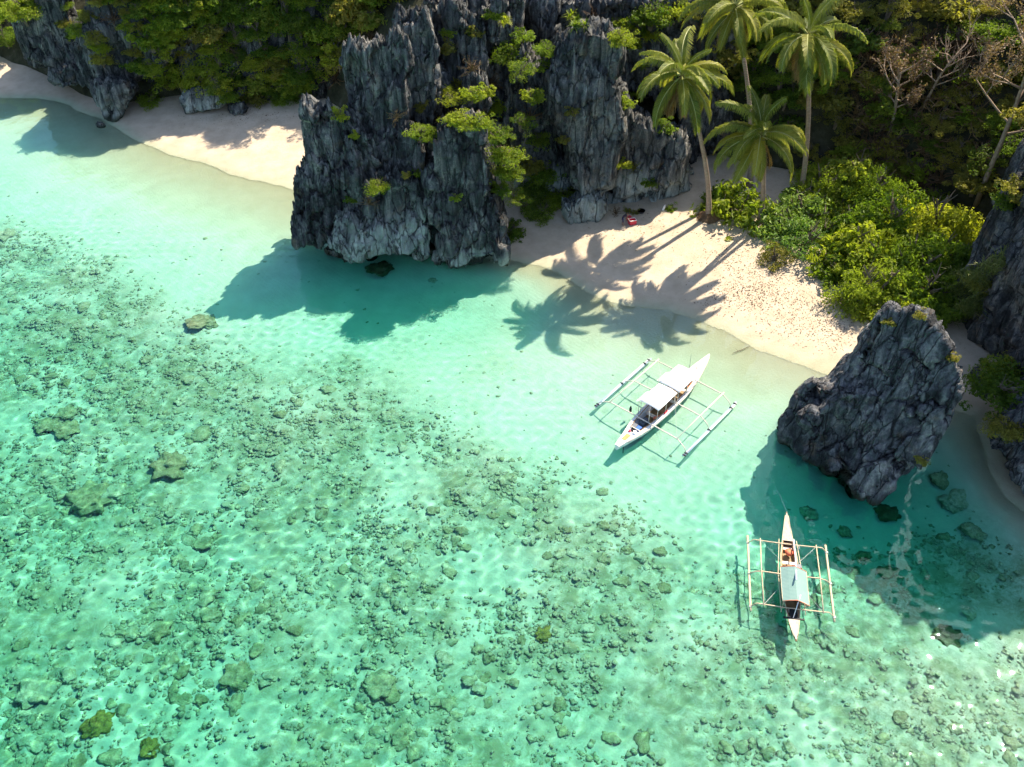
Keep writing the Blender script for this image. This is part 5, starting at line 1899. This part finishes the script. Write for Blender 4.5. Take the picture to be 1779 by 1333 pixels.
# person bending over the crate
def person(q, rz):
    root = empty('person', q, (0, 0, rz))
    tag(root, 'person in dark clothes bending towards the red crate on the shaded sand', 'person')
    J = {'pelvis': ((0, 0, .92), .15), 'waist': ((.10, 0, 1.08), .14), 'chest': ((.32, 0, 1.27), .165), 'neck': ((.47, 0, 1.38), .07), 'head': ((.55, 0, 1.46), .095), 'crown': ((.60, 0, 1.56), .085),
         'hl': ((0, .13, .86), .11), 'kl': ((.06, .20, .47), .075), 'al': ((-.03, .22, .08), .05), 'fl': ((.15, .24, .035), .045),
         'hr': ((0, -.13, .86), .11), 'kr': ((.08, -.22, .47), .075), 'ar': ((0, -.25, .08), .05), 'fr': ((.18, -.27, .035), .045),
         'sl': ((.34, .20, 1.30), .075), 'el': ((.46, .27, 1.02), .052), 'wl': ((.64, .20, .80), .036), 'pl': ((.70, .18, .73), .04),
         'sr': ((.34, -.20, 1.30), .075), 'er': ((.46, -.27, 1.02), .052), 'wr': ((.64, -.18, .80), .036), 'pr': ((.70, -.16, .73), .04)}
    E = [('pelvis', 'waist'), ('waist', 'chest'), ('chest', 'neck'), ('neck', 'head'), ('head', 'crown'), ('pelvis', 'hl'), ('hl', 'kl'), ('kl', 'al'), ('al', 'fl'),
         ('pelvis', 'hr'), ('hr', 'kr'), ('kr', 'ar'), ('ar', 'fr'), ('chest', 'sl'), ('sl', 'el'), ('el', 'wl'), ('wl', 'pl'), ('chest', 'sr'), ('sr', 'er'), ('er', 'wr'), ('wr', 'pr')]
    verts, rad = [J[k][0] for k in J], [J[k][1] for k in J]
    names = list(J)
    edges = [(names.index(a), names.index(b)) for a, b in E]
    for s, w in ((1, 'pl'), (-1, 'pr')):
        base = Vector(J[w][0])
        wi2 = names.index(w)
        for k in range(5):
            sp = (k - 2) * .022
            ln = (.05, .085, .095, .088, .07)[k]
            a = base + Vector((.03, sp, -.02 + (.01 if k == 0 else 0)))
            b = base + Vector((.03 + ln * .7, sp * 1.25 + (s * .02 if k == 0 else 0), -.03 - ln * .6))
            verts += [tuple(a), tuple(b)]
            rad += [.011, .008]
            edges += [(wi2, len(verts) - 2), (len(verts) - 2, len(verts) - 1)]
    me = bpy.data.meshes.new('body')
    me.from_pydata(verts, edges, [])
    o = bpy.data.objects.new('body', me)
    C.objects.link(o)
    md = o.modifiers.new('skin', 'SKIN')
    for i, r_ in enumerate(rad):
        me.skin_vertices[0].data[i].radius = (r_, r_)
    me.skin_vertices[0].data[0].use_root = True
    sb = o.modifiers.new('sub', 'SUBSURF')
    sb.levels = sb.render_levels = 1
    dg = bpy.context.evaluated_depsgraph_get()
    bme = bpy.data.meshes.new_from_object(o.evaluated_get(dg))
    bpy.data.objects.remove(o)
    for m_ in ('skin', 'navy', 'shorts'):
        bme.materials.append(M[m_])
    for p_ in bme.polygons:
        c_ = p_.center
        p_.use_smooth = True
        arm = abs(c_.y) > .20 and c_.x > .30 and c_.z < 1.12
        p_.material_index = 2 if (.42 < c_.z <= .98 and c_.x < .35) else (1 if (.98 < c_.z < 1.40 and c_.x < .44 and not arm) else 0)
    link('body', bme, parent=root)
    hv = IV2 * np.array([.115, .10, .11]) + np.array([.565, 0, 1.54])
    hv[:, 0] += np.where(hv[:, 2] < 1.52, -.03, 0)
    link('hair', mesh_np('hair', hv * (1 + .03 * perlin(hv * 20, 3))[:, None] ** .2, IF2), M['black'], root)
    return root


M['skin'] = mat_plain('skin', (0.25, 0.13, 0.08), 0.6)
M['navy'] = mat_plain('dark_shirt', (0.05, 0.035, 0.05), 0.9)
M['shorts'] = mat_plain('navy_shorts', (0.02, 0.03, 0.09), 0.9)
person(beach_pt(1081, 390), R(-8))

# drift twig in the shallows and fallen leaves on the beach
q = px(1287, 611, -.1)
mb = MB()
mb.tube([(-.9, -.45, .06), (0, 0, .1), (.95, .6, .08)], [.03, .045, .02], 6)
mb.tube([(-.3, -.15, .1), (-.55, .25, .1)], [.025, .012], 5)
o = mb.build('drift_branch', M['bark'], loc=(q.x, q.y, 0.0))
tag(o, 'thin drift branch floating in the shallows right of the white boat', 'branch')
r2 = np.random.default_rng(91)
LP, cnt = [], 0
dens = [(1300, 505, 70, 30, 900), (1390, 540, 80, 45, 800), (1270, 450, 60, 30, 350), (1150, 400, 90, 30, 260), (1350, 470, 60, 30, 500), (1240, 520, 30, 20, 90), (1450, 570, 40, 30, 300), (430, 205, 90, 10, 260)]
pts = []
for cx_, cy_, sx_, sy_, n_ in dens:
    for _ in range(n_):
        x, y = r2.normal(cx_, sx_ * .55), r2.normal(cy_, sy_ * .55)
        p_ = px(x, y, 1.0)
        z = gz(p_.x, p_.y)
        if z > 0.22:
            pts.append((p_.x, p_.y, z + .03))
P = np.array(pts)
n = len(P)
a = r2.uniform(0, 6.28, n)
l = r2.uniform(.035, .10, n)
tv = np.stack([np.cos(a) * l, np.sin(a) * l, r2.uniform(-.03, .05, n)], 1)
bv = np.stack([-np.sin(a) * l * .5, np.cos(a) * l * .5, r2.uniform(-.02, .05, n)], 1)
V = np.stack([P - tv, P + bv, P + tv, P - bv], 1).reshape(-1, 3)
t = NT('fallen_leaf')
t.principled(t.mix(t.attr('tint'), (0.05, 0.035, 0.025), (0.22, 0.14, 0.08)), 0.9, 0.1)
o = link('fallen_leaves', mesh_np('fallen_leaves', V, np.arange(n * 4).reshape(-1, 4), False, {'tint': np.repeat(r2.uniform(0, 1, n), 4)}), t.m)
tag(o, 'dry brown leaves scattered over the sand of both beaches', 'leaves', kind='stuff')
